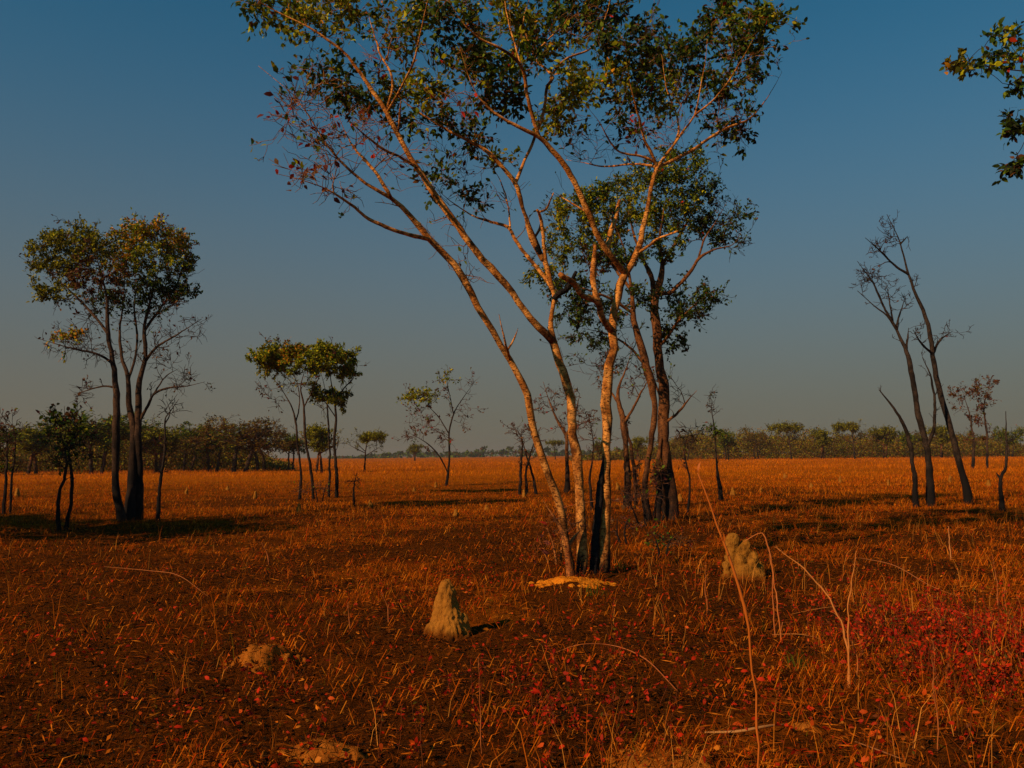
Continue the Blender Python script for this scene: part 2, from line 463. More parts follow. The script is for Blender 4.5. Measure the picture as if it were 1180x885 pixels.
def main_tree():
    t = PixTree(690, 662, rf=.58, leaf=.096, twig_min=.0038)
    a, b, c, d = MB(), MB(), MB(), MB()
    # slim stem leaning out
    t.trace(a, [(657, 652, 9), (650, 615, 8), (644, 581, 7.5), (633, 550, 7), (617, 499, 7), (607, 455, 7), (588, 415, 6.5), (570, 382, 6.5), (551, 354, 6.5), (523, 305, 7), (495, 276, 6.5), (473, 250, 5.5), (451, 229, 5), (422, 212, 3.8), (391, 184, 3.2), (374, 164, 2.6), (355, 133, 2), (338, 110, 1.5), (298, 76, .8)], -.25, -2.0, root=True, sprout=.55)
    t.trace(a, [(495, 278, 4.5), (464, 268, 3.6), (430, 255, 3), (404, 236, 2.4), (380, 220, 1.8), (350, 208, 1.2), (318, 200, .6)], -1.55, -2.6)
    t.trace(a, [(455, 233, 4), (448, 223, 3.5), (428, 192, 2.8), (412, 175, 2.2), (402, 160, 1.6), (388, 130, .9)], -1.65, -1.2)
    t.trace(a, [(588, 415, 3), (582, 395, 2.2), (575, 362, 1.2)], -1.1, -1.4)
    t.trace(a, [(585, 405, 2), (592, 392, 1.6), (597, 378, .8)], -1.1, -.9)
    # middle stem
    t.trace(b, [(671, 655, 11), (672, 610, 10), (669, 562, 10), (661, 499, 10), (655, 452, 9.5), (644, 420, 9.5), (637, 395, 10), (635, 370, 8), (639, 344, 7.5), (633, 325, 7.5), (626, 300, 7)], -.1, .5, root=True, sprout=False)
    t.trace(b, [(637, 392, 8.5), (628, 384, 8), (611, 367, 7.5), (583, 327, 7.5), (543, 282, 7), (521, 250, 6.5), (496, 215, 6), (473, 181, 5), (451, 141, 4.6), (422, 96, 4.4), (400, 65, 3.6), (380, 48, 3.2), (355, 31, 3), (326, 17, 2.4), (290, -3, 1.6), (262, -22, .9)], .2, -.9, sprout=.3)
    t.trace(b, [(474, 187, 3.2), (455, 178, 2.8), (437, 169, 2.5), (414, 150, 1.8), (395, 132, 1)], -.4, -1.5)
    t.trace(b, [(462, 116, 3), (452, 90, 2.4), (437, 60, 2), (430, 35, 1.4), (420, 8, .8)], -.6, .9)
    t.trace(b, [(462, 116, 2.4), (474, 78, 2), (483, 45, 1.7), (493, 0, 1.2), (500, -20, .8)], -.6, -1.4)
    t.trace(b, [(466, 150, 2), (462, 116, 2.2)], -.55, -.6)
    t.trace(b, [(634, 336, 5), (630, 322, 4.5), (611, 299, 4), (594, 276, 4), (585, 262, 3.6), (566, 256, 3), (546, 249, 2.4), (520, 232, 1.6), (500, 215, .8)], .4, 1.5)
    t.trace(b, [(585, 262, 2.2), (586, 240, 1.8), (578, 212, 1.4), (566, 190, .8)], .9, 1.7)
    t.trace(b, [(626, 300, 7), (618, 284, 7), (611, 268, 6), (604, 245, 4.5), (600, 228, 4.5), (594, 211, 4.5), (578, 191, 4.2), (561, 175, 4), (540, 163, 3.6), (519, 152, 3.2), (493, 136, 2.6), (470, 120, 1.8), (448, 100, .9)], .5, -.1, m=0)
    t.trace(b, [(625, 297, 6.5), (617, 280, 7.5), (611, 266, 5.5), (606, 250, 4.9)], .47, .40, m=1, sprout=False)
    t.trace(b, [(617, 275, 3), (622, 263, 2.6), (623, 252, 1)], .42, .3, m=1, sprout=False)
    t.trace(b, [(596, 212, 3.6), (607, 181, 3.4), (613, 167, 3.4), (624, 136, 3.4), (632, 99, 3.2), (638, 90, 3), (628, 78, 2.8), (618, 68, 2.6), (606, 40, 2.2), (604, 20, 1.8), (612, -8, 1.4), (620, -30, .8)], .3, 1.4)
    t.trace(b, [(636, 92, 2.8), (652, 68, 2.5), (683, 54, 2), (697, 22, 1.5), (706, -12, .9)], .95, 2.2)
    t.trace(b, [(617, 68, 2), (632, 45, 1.8), (650, 28, 1.3), (662, 5, .8)], 1.1, .2)
    t.trace(b, [(633, 340, 4.5), (629, 300, 4), (625, 262, 3.8), (622, 248, 3.5), (619, 242, 3)], .5, .1, sprout=False, flat=True)
    t.trace(b, [(622, 250, 2.6), (630, 240, 2.2), (638, 222, 1.2)], .1, -.1, sprout=False, flat=True)
    t.trace(b, [(637, 350, 6), (645, 338, 6.5), (655, 332, 5.5), (664, 313, 3)], .45, -.1, m=1, sprout=False, flat=True)
    # pale stem
    t.trace(c, [(693, 658, 12), (697, 610, 10.5), (699, 578, 10), (699, 515, 10), (701, 452, 10), (704, 420, 10), (708, 400, 9.5), (706, 382, 10), (709, 360, 8.5), (713, 343, 8.5), (720, 316, 8.5), (728, 305, 6.5), (737, 279, 6), (745, 251, 5.5), (752, 217, 5), (757, 192, 5.5), (768, 178, 4), (788, 152, 3.6), (802, 133, 3), (806, 108, 2.4), (812, 75, 1.8), (815, 45, 1)], .1, 1.0, root=True, sprout=.72)
    t.trace(c, [(720, 318, 6.5), (708, 300, 6.5), (694, 282, 6.5), (683, 259, 6.5), (672, 231, 6.2), (655, 195, 6), (635, 172, 5.5), (621, 158, 5), (598, 147, 4), (570, 130, 3.2), (550, 110, 2.4), (538, 82, 1.6), (530, 55, .8)], .5, -1.0, sprout=.5)
    t.trace(c, [(621, 158, 4), (613, 133, 3.8), (606, 105, 3.4), (603, 82, 3.2), (590, 66, 3), (578, 57, 2.6), (550, 42, 2), (530, 22, 1.3), (515, -5, .8)], -.3, -1.4)
    t.trace(c, [(603, 82, 2), (590, 40, 1.8), (583, 10, 1.3), (580, -20, .8)], -.8, -.2)
    t.trace(c, [(757, 190, 3.6), (743, 161, 3), (736, 135, 2.4), (728, 105, 1.6), (722, 70, .9)], .85, -.2)
    t.trace(c, [(758, 190, 4), (771, 187, 3.6), (799, 172, 3.4), (833, 150, 3), (861, 138, 2.4), (878, 121, 1.8), (892, 100, 1.2), (901, 83, .6)], .85, 1.9)
    t.trace(c, [(774, 174, 3), (782, 150, 2.6), (778, 128, 2.2), (768, 100, 1.5), (762, 60, .8)], .9, 2.0)
    t.trace(c, [(802, 133, 2.4), (825, 112, 2), (848, 80, 1.5), (868, 45, .9)], 1.0, .4)
    t.trace(c, [(755, 196, 3), (743, 181, 2.8), (714, 175, 2.4), (700, 158, 1.8), (690, 140, 1.2), (676, 122, .7)], .85, .0)
    t.trace(c, [(754, 200, 2.8), (731, 189, 2.4), (697, 192, 1.9), (675, 188, 1.4), (652, 184, .8)], .85, 1.6)
    t.trace(c, [(737, 296, 3.2), (748, 283, 3), (759, 275, 2.8), (782, 266, 1.8)], .75, .0, sprout=False, flat=True)
    t.trace(c, [(704, 380, 7.5), (696, 368, 6.5), (687, 348, 6.5), (673, 341, 6), (660, 326, 6), (645, 316, 4.5)], .3, -.5, sprout=False, flat=True)
    t.trace(c, [(686, 348, 6), (683, 325, 6), (684, 300, 5.5), (686, 283, 4.2)], .1, .35, sprout=False, flat=True)
    t.trace(c, [(697, 286, 5.5), (703, 270, 5), (709, 250, 4.4), (714, 231, 3.6)], .35, .75, sprout=False, flat=True)
    t.trace(c, [(672, 246, 1.8), (655, 232, 1.6), (640, 222, 1)], .25, .6, sprout=False)
    # charred stem beside it
    t.trace(d, [(684, 655, 8.5), (687, 620, 8), (690, 580, 7), (694, 540, 6), (698, 505, 3)], .0, .22, root=True, sprout=False)
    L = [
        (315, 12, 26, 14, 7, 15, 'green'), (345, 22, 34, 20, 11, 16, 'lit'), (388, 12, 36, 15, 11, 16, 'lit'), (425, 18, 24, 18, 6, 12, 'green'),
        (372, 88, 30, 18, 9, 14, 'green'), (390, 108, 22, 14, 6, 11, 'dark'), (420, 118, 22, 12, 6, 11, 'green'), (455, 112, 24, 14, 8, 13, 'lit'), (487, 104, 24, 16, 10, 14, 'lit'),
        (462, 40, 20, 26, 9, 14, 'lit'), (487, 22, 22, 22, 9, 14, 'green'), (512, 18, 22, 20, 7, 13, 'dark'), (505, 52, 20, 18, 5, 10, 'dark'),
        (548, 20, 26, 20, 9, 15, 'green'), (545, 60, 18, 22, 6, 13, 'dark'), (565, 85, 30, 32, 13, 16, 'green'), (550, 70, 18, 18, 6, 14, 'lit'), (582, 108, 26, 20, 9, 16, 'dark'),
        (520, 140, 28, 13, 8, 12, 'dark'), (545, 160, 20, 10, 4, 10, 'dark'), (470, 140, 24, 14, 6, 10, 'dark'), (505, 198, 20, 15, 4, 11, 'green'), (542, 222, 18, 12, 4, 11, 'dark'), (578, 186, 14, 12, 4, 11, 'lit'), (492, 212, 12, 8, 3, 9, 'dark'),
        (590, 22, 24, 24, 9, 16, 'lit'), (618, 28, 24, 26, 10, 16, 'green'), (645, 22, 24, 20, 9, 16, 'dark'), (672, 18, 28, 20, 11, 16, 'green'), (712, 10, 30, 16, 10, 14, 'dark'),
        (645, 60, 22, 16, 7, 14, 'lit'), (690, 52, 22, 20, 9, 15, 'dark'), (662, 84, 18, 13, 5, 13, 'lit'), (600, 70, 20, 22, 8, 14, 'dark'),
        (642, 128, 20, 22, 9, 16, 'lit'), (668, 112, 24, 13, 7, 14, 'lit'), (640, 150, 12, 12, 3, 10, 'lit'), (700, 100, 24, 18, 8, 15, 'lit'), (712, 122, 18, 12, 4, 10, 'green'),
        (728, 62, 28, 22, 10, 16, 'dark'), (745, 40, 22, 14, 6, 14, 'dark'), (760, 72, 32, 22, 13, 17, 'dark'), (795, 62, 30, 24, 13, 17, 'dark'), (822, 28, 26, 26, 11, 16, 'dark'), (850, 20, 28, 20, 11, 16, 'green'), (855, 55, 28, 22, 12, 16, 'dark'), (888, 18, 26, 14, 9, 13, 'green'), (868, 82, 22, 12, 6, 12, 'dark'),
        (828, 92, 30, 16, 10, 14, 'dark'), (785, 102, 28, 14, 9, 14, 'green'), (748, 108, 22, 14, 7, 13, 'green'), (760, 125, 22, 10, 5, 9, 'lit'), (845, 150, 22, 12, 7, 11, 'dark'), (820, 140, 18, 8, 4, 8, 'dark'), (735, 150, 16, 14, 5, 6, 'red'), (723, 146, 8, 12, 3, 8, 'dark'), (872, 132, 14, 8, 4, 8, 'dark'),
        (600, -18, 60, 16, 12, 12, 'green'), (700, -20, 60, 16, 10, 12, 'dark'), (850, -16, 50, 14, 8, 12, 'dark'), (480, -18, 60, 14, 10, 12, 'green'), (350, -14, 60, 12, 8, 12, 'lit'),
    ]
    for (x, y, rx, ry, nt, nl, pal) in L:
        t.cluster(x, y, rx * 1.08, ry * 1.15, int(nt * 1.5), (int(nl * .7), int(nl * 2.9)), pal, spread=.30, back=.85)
    # bare reddish twigs of the leaning stem
    for (x, y, rx, ry, nt, nl) in [(350, 110, 34, 34, 14, (0, 2)), (338, 140, 18, 30, 8, (0, 3)), (365, 150, 30, 28, 14, (0, 2)), (400, 150, 28, 28, 14, (0, 2)), (395, 185, 26, 18, 8, (0, 2)), (345, 205, 20, 12, 8, (1, 4)), (385, 215, 25, 12, 7, (0, 3)), (430, 150, 24, 24, 10, (0, 2)), (445, 190, 30, 14, 6, (0, 1)), (440, 75, 24, 24, 8, (0, 2)), (535, 190, 30, 20, 7, (0, 2)), (520, 110, 25, 18, 8, (0, 2))]:
        t.cluster(x, y, rx, ry, nt, nl, 'red', spread=.26, sub=4)
    for (x, y, rx, ry, nt, nl) in [(700, 175, 45, 18, 14, (0, 2)), (770, 150, 40, 18, 14, (0, 2)), (830, 140, 40, 18, 10, (0, 2)), (660, 150, 30, 25, 9, (0, 1)), (560, 230, 40, 25, 7, (0, 2)), (520, 270, 30, 25, 4, 0), (535, 320, 35, 25, 4, 0)]:
        t.cluster(x, y, rx, ry, nt, nl, 'dark', spread=.26, sub=3)
    t.fringe(230, .50, 3.4, 'green', (0, 1), 3.0)
    t.finish('savanna_tree', 'tall tree with three pale sunlit stems forking above the sandy heap', 'tree',
             [('trunk', a, [M_PALE, M_CHAR], 'slim pale stem leaning far out from the others'), ('trunk', b, [M_PALE, M_CHAR], 'pale middle stem with broken charred stubs'),
              ('trunk', c, [M_PALE, M_CHAR], 'stout pale stem with dark fork and broken limbs'), ('trunk', d, [M_CHAR], 'short burnt black stem')], M_TWIGP)
main_tree()

def sapling_stump():
    t = PixTree(657, 672, rf=1.0, twig_min=.0035)
    a = MB()
    t.trace(a, [(657, 672, 4.2), (655, 645, 3.4), (652, 622, 3), (644, 605, 2.2), (634, 590, 1.8), (626, 577, .8)], 0, -.2, root=True)
    t.trace(a, [(654, 630, 2.6), (662, 618, 2.2), (668, 612, 1.2)], 0, .2)
    t.cluster(648, 600, 18, 18, 9, 0, 'red', spread=.16, sub=3, rmax=.008)
    t.cluster(666, 605, 10, 14, 4, 0, 'red', spread=.14, sub=3, rmax=.008)
    t.finish('forked_sapling', 'short orange forked sapling stump at the foot of the tall tree', 'sapling', [('trunk', a, M_ORANGE, None)], M_TWIG)
sapling_stump()

def back_tree():
    t = PixTree(764, 598, leaf=.09, twig_min=.0055)
    a, b = MB(), MB()
    t.trace(a, [(774, 594, 11), (772, 570, 9.5), (769, 547, 9), (766, 499, 9.5), (762, 452, 10), (761, 425, 8.5), (757, 384, 7.5), (757, 353, 7.5), (759, 330, 7), (762, 305, 5), (760, 280, 4), (764, 250, 3), (770, 215, 1.5)], 0, .3, root=True, sprout=.45)
    t.trace(a, [(759, 597, 6), (759, 570, 5.5), (758, 540, 5), (763, 500, 5)], -.3, 0, root=True, sprout=False)
    t.trace(a, [(766, 592, 5), (764, 560, 4.5), (765, 520, 4.5)], .3, .05, root=True, sprout=False)
    t.trace(b, [(747, 603, 6), (743, 572, 5), (746, 540, 4.5), (752, 500, 5), (756, 470, 5), (750, 440, 7), (743, 422, 6.5), (737, 398, 6), (731, 370, 5), (728, 335, 4), (722, 300, 3), (712, 268, 2), (700, 245, 1)], -.4, -1.2, root=True, sprout=.5)
    t.trace(a, [(757, 350, 4.5), (751, 320, 4.5), (742, 300, 3.5), (730, 270, 2.6), (722, 235, 1.5)], .1, .9)
    t.trace(a, [(759, 334, 4), (774, 336, 3.6), (793, 316, 3), (805, 299, 2.6), (822, 288, 2), (844, 282, 1.4), (854, 268, .8)], .1, -.5)
    t.trace(a, [(805, 299, 2), (812, 275, 1.6), (825, 255, 1.1), (838, 232, .6)], -.25, .5)
    t.trace(a, [(762, 305, 3.2), (778, 280, 2.6), (792, 255, 2), (806, 225, 1)], .2, 1.0)
    t.trace(a, [(760, 402, 3), (772, 385, 2.4), (782, 370, 2), (802, 350, 1.4), (824, 333, .8)], .1, -.6)
    t.trace(b, [(730, 365, 2.8), (705, 345, 2.2), (680, 335, 1.6), (650, 325, 1), (622, 318, .7)], -1.0, -1.8)
    t.trace(b, [(728, 335, 2.8), (705, 305, 2.4), (685, 280, 1.8), (660, 262, 1)], -1.0, .0)
    t.trace(b, [(744, 425, 2.6), (725, 400, 2), (700, 385, 1.5), (670, 378, .8)], -.9, -.2)
    t.trace(a, [(768, 490, 2.6), (782, 475, 2.2), (792, 462, 1.6), (803, 450, .8)], 0, -.4)
    t.trace(a, [(764, 470, 2.2), (750, 430, 1.8), (738, 405, 1)], 0, .8)
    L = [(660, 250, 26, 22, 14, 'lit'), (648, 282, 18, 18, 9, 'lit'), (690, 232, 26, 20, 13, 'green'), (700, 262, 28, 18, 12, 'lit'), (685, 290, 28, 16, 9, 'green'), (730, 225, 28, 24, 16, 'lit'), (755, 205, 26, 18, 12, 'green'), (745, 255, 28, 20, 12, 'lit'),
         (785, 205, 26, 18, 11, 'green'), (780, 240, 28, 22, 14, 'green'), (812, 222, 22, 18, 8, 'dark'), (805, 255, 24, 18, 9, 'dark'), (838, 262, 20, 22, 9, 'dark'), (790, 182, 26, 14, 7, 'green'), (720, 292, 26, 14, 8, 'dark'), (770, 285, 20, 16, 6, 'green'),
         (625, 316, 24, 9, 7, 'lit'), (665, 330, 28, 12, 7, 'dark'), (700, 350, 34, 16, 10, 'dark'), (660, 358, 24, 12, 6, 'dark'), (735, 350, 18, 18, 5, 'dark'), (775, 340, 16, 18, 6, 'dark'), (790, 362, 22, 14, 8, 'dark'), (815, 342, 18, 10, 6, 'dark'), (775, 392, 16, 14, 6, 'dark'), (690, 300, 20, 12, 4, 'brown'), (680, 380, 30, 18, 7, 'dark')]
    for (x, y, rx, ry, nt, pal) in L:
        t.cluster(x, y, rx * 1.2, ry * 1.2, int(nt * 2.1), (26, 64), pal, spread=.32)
    for (x, y, rx, ry, nt, nl) in [(835, 245, 25, 22, 12, (0, 3)), (700, 400, 40, 25, 10, (0, 4)), (735, 420, 25, 20, 7, (0, 3)), (785, 460, 18, 20, 7, 0), (660, 400, 25, 20, 5, (1, 5)), (845, 280, 14, 14, 5, (0, 3))]:
        t.cluster(x, y, rx, ry, nt, nl, 'dark', spread=.3, sub=4)
    t.fringe(150, .6, 3.0, 'dark', (0, 2), 2.0)
    t.finish('bushy_tree', 'dark bushy green tree with charred base standing behind the three pale stems', 'tree',
             [('trunk', a, M_STEM, None), ('trunk', b, M_STEM, None)], M_TWIGD)
back_tree()

def left_tree():
    t = PixTree(150, 600, rf=.66, leaf=.09, twig_min=.0055)
    a, b, c = MB(), MB(), MB()
    t.trace(a, [(141, 600, 8), (138, 585, 7), (133, 564, 6.5), (135, 523, 6), (134, 478, 6), (133, 447, 5), (129, 411, 4.5), (124, 379, 4), (123, 343, 3), (115, 310, 2), (108, 285, 1)], -.3, -.6, root=True, sprout=.5)
    t.trace(b, [(149, 601, 8), (151, 560, 7), (152, 546, 7), (154, 501, 6), (149, 465, 5), (147, 433, 4), (140, 410, 3), (138, 380, 2.6), (142, 340, 2), (145, 300, 1)], 0, .8, root=True, sprout=.5)
    t.trace(c, [(159, 600, 7), (160, 560, 6.5), (160, 523, 6), (160, 469, 5.5), (161, 445, 5), (167, 411, 4.2), (165, 375, 3.6), (172, 350, 3), (180, 320, 2), (188, 285, 1)], .3, .2, root=True, sprout=.5)
    t.trace(c, [(163, 487, 3), (169, 470, 2.4), (178, 454, 2), (194, 447, 1.8), (215, 445, 1.2), (236, 440, .7)], .3, -.4)
    t.trace(c, [(178, 454, 1.6), (190, 435, 1.3), (205, 425, .7)], .1, .4)
    t.trace(c, [(166, 420, 2.6), (180, 400, 2.2), (200, 388, 1.6), (232, 368, .8)], .25, -.5)
    t.trace(c, [(166, 385, 2.6), (185, 355, 2.2), (205, 325, 1.8), (215, 285, 1)], .25, .9)
    t.trace(a, [(130, 420, 2.6), (112, 408, 2), (85, 402, 1.5), (50, 392, .8)], -.5, -1.2)
    t.trace(a, [(126, 385, 2.6), (105, 360, 2.2), (80, 335, 1.6), (55, 310, .9)], -.55, .6)
    t.trace(a, [(134, 450, 2), (120, 445, 1.5), (100, 450, 1.1), (85, 455, .7)], -.5, -.2)
    t.trace(b, [(148, 440, 2.6), (158, 400, 2), (155, 350, 1.6), (165, 300, .8)], .5, 1.4)
    L = [(60, 285, 22, 16, 10, 'olive'), (50, 305, 18, 12, 6, 'olive'), (85, 272, 24, 12, 10, 'olive'), (80, 305, 28, 18, 12, 'olive'), (112, 285, 22, 16, 10, 'olive'), (110, 318, 24, 18, 9, 'brown'), (65, 335, 26, 10, 7, 'olive'), (120, 345, 22, 14, 6, 'dark'),
         (148, 283, 22, 18, 12, 'orange'), (145, 312, 18, 16, 8, 'orange'), (175, 270, 24, 12, 12, 'orange'), (205, 278, 22, 12, 10, 'orange'), (180, 300, 24, 18, 11, 'lit'), (208, 300, 16, 14, 5, 'olive'), (190, 330, 26, 16, 9, 'dark'), (165, 345, 22, 16, 6, 'dark'), (210, 335, 14, 10, 4, 'dark'), (82, 388, 20, 5, 2, 'orange')]
    for (x, y, rx, ry, nt, pal) in L:
        t.cluster(x, y, rx * 1.2, ry * 1.2, int(nt * 2.3) + 2, (28, 66), pal, spread=.32)
    for (x, y, rx, ry, nt, nl) in [(75, 398, 36, 12, 18, (0, 4)), (100, 375, 30, 18, 14, (0, 4)), (95, 350, 30, 12, 9, (3, 10)), (110, 405, 22, 16, 8, 0), (210, 380, 26, 18, 14, (0, 2)), (190, 415, 24, 16, 9, 0), (215, 440, 22, 12, 12, 0), (95, 452, 16, 10, 6, 0), (160, 370, 25, 25, 9, (0, 4)), (140, 400, 20, 20, 6, 0), (200, 355, 22, 14, 7, (0, 4))]:
        t.cluster(x, y, rx, ry, nt, nl, 'brown', spread=.3, sub=4)
    t.fringe(150, .50, 3.0, 'brown', (0, 1), 2.2)
    t.finish('savanna_tree', 'dark olive tree with clustered blackened stems at the left edge of the plain', 'tree',
             [('trunk', a, M_DARK, None), ('trunk', b, M_DARK, None), ('trunk', c, M_DARK, None)], M_TWIGD)
left_tree()

def small_traced(name, label, cat, base, stems, clusters, bark_m, twig_m, leaf=.12, tmin=.007, group=None, fr=(30, .5, 'brown', (0, 1)), rf=.75, spread=.3, leaf_n=(26, 44), simple=False):
    t = PixTree(*base, rf=rf, leaf=leaf, twig_min=tmin, simple=simple)
    mb = [MB() for _ in stems]
    for m_, limbs in zip(mb, stems):
        for i, (dy0, dy1, pts) in enumerate(limbs):
            t.trace(m_, pts, dy0, dy1, root=(i == 0), sprout=.35 if i == 0 else True)
    for (x, y, rx, ry, nt, nl, pal) in clusters:
        t.cluster(x, y, rx * (1.25 if nl is None else 1), ry, int(nt * (1.5 if nl is None else 1)), leaf_n if nl is None else nl, pal, spread=spread)
    if fr: t.fringe(fr[0], fr[1], 2.5, fr[2], fr[3], .9)
    return t.finish(name, label, cat, [('trunk', m_, bark_m, None) for m_ in mb], twig_m, group)

small_traced('flat_topped_tree', 'flat-topped green tree with slim pale trunk, left half of the mid-distance pair', 'tree', (354, 575),
    [[(0, .3, [(345, 576, 2.6), (347, 541, 2.2), (342, 507, 2), (341, 487, 1.9), (335, 466, 1.5), (322, 445, 1.1), (305, 425, .6)]), (.2, 1, [(341, 487, 1.4), (345, 465, 1.2), (342, 440, .9), (330, 418, .5)])],
     [(.3, -.4, [(361, 573, 3), (358, 541, 2.6), (352, 504, 2.4), (350, 469, 2), (347, 446, 1.6), (352, 425, 1), (358, 408, .6)]), (-.1, -1, [(350, 469, 1.4), (360, 450, 1.2), (372, 425, .8)])]],
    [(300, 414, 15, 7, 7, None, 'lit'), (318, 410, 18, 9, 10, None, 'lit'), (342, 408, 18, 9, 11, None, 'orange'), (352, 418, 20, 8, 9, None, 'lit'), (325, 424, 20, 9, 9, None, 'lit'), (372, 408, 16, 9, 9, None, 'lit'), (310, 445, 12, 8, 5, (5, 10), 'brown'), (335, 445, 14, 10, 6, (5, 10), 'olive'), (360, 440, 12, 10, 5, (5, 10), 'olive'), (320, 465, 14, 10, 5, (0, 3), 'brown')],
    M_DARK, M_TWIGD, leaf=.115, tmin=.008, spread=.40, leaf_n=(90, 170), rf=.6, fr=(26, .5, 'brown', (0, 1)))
small_traced('flat_topped_tree', 'flat-topped green tree with two dark trunks beside the slim pale trunk', 'tree', (385, 573),
    [[(0, .4, [(379, 574, 2.2), (380, 530, 2), (378, 481, 1.8), (376, 455, 1.3), (370, 430, .7)])],
     [(0, -.3, [(388, 573, 3.4), (388, 547, 3), (385, 507, 2.5), (387, 475, 2.2), (383, 450, 1.8), (381, 430, 1.2), (384, 412, .6)]), (-.1, .6, [(386, 462, 1.6), (396, 448, 1.3), (408, 434, 1), (412, 420, .5)]), (-.1, -.8, [(386, 480, 1.2), (376, 465, 1), (366, 455, .5)])]],
    [(372, 405, 15, 8, 8, None, 'lit'), (390, 412, 14, 8, 9, None, 'lit'), (405, 424, 9, 8, 6, None, 'lit'), (384, 428, 16, 8, 7, None, 'lit'), (376, 456, 14, 7, 8, None, 'lit'), (390, 460, 10, 6, 5, None, 'olive'), (368, 470, 8, 8, 3, (4, 9), 'olive')],
    M_DEAD, M_TWIGD, leaf=.115, tmin=.008, spread=.40, leaf_n=(90, 170), rf=.6, fr=(26, .5, 'brown', (0, 1)))

small_traced('leaning_tree', 'thin sparse tree with one yellow tuft alone on the open plain', 'tree', (514, 560),
    [[(0, .5, [(514, 560, 2.6), (517, 540, 2.2), (518, 524, 2), (518, 495, 1.7), (524, 475, 1.4), (534, 458, 1.1), (547, 440, .6)]),
      (0, -.8, [(513, 545, 1.6), (505, 524, 1.5), (491, 510, 1.1), (470, 498, .6)]), (.2, .9, [(518, 500, 1.2), (505, 480, 1), (490, 465, .7)]), (.3, -.4, [(522, 478, 1), (518, 455, .8), (514, 435, .5)])]],
    [(486, 458, 17, 8, 14, None, 'lit'), (515, 437, 12, 8, 7, (8, 16), 'lit'), (480, 480, 18, 12, 9, (0, 5), 'red'), (500, 490, 20, 14, 9, (0, 5), 'red'), (478, 502, 14, 8, 5, (1, 5), 'brown'), (530, 470, 16, 20, 9, (0, 4), 'red'), (540, 445, 10, 10, 6, (0, 4), 'brown'), (510, 508, 10, 8, 4, (2, 6), 'red')],
    M_DEAD, M_TWIG, leaf=.15, tmin=.009, spread=.45, rf=.6, fr=(45, .7, 'brown', (0, 2)))

# slender neighbours around the pale stems
small_traced('bare_shrub', 'low twiggy scrub around the feet of the flat-topped pair', 'shrub', (366, 578),
    [[(0, .1, [(366, 578, 1), (364, 566, .8), (360, 554, .5)])], [(.2, .4, [(371, 577, 1), (374, 565, .8), (378, 555, .5)])]],
    [(366, 561, 16, 10, 12, (1, 5), 'brown'), (350, 565, 10, 7, 6, (1, 5), 'brown')], M_DARK, M_TWIG, leaf=.09, tmin=.007, spread=.3, fr=(24, .3, 'brown', (0, 1)))
small_traced('bare_tree', 'slender bare tree between the stout pale stem and the bushy tree', 'tree', (723, 585),
    [[(0, .4, [(723, 585, 5), (723, 531, 4.5), (717, 483, 4.5), (712, 455, 3.2), (720, 430, 2.2), (728, 405, 1)]), (.3, -.5, [(718, 490, 2.4), (730, 470, 2), (740, 450, 1.4), (752, 430, .7)]), (.2, .8, [(714, 465, 2), (700, 445, 1.4), (690, 425, .7)])],
     [(.5, .6, [(733, 580, 3.2), (731, 545, 3), (724, 500, 2.6), (718, 480, 2)])]],
    [(700, 430, 24, 20, 9, (0, 2), 'brown'), (738, 440, 18, 20, 9, (0, 2), 'brown')], M_STEM, M_TWIG, tmin=.007)
small_traced('bare_tree', 'pale thin bare tree seen between the slim stem and the middle stem', 'tree', (653, 568),
    [[(0, .3, [(653, 568, 3.6), (653, 530, 3), (652, 502, 2.8), (640, 480, 2), (632, 460, 1.4), (626, 440, .7)]), (.2, -.6, [(652, 502, 2), (662, 480, 1.5), (668, 455, .8)])]],
    [(632, 465, 18, 20, 11, (0, 3), 'red'), (655, 455, 20, 18, 10, (0, 3), 'red'), (640, 490, 18, 12, 6, (0, 2), 'red'), (670, 478, 20, 16, 7, (0, 2), 'brown')], M_STEM, M_TWIG, tmin=.009)
small_traced('bare_shrub', 'low cluster of bare leaning saplings behind the slim pale stem', 'shrub', (605, 570),
    [[(0, .2, [(599, 566, 2.6), (600, 535, 2.3), (602, 510, 1.6), (596, 495, .8)])], [(.2, .1, [(607, 568, 2), (606, 545, 1.8), (612, 520, 1.4), (620, 500, .7)])], [(.4, .6, [(618, 572, 2.2), (613, 545, 1.8), (606, 522, 1.4), (600, 500, .7)])]],
    [(600, 500, 12, 12, 8, 0, 'brown'), (615, 505, 14, 14, 8, 0, 'brown')], M_DARK, M_TWIG, tmin=.009)
small_traced('snag', 'thin dead pole with a leafy knot beyond the lumpy mound', 'snag', (830, 575),
    [[(0, 0, [(831, 575, 3.2), (828, 550, 2.6), (826, 537, 1.8), (823, 500, 1.3), (820, 470, 1.1), (819, 450, .8)])]],
    [(824, 496, 8, 6, 7, (8, 14), 'dark'), (820, 472, 4, 12, 5, (1, 3), 'brown'), (819, 455, 4, 6, 4, (1, 3), 'dark')], M_DEAD, M_TWIGD, tmin=.008, fr=(6, .25, 'brown', (0, 1)))

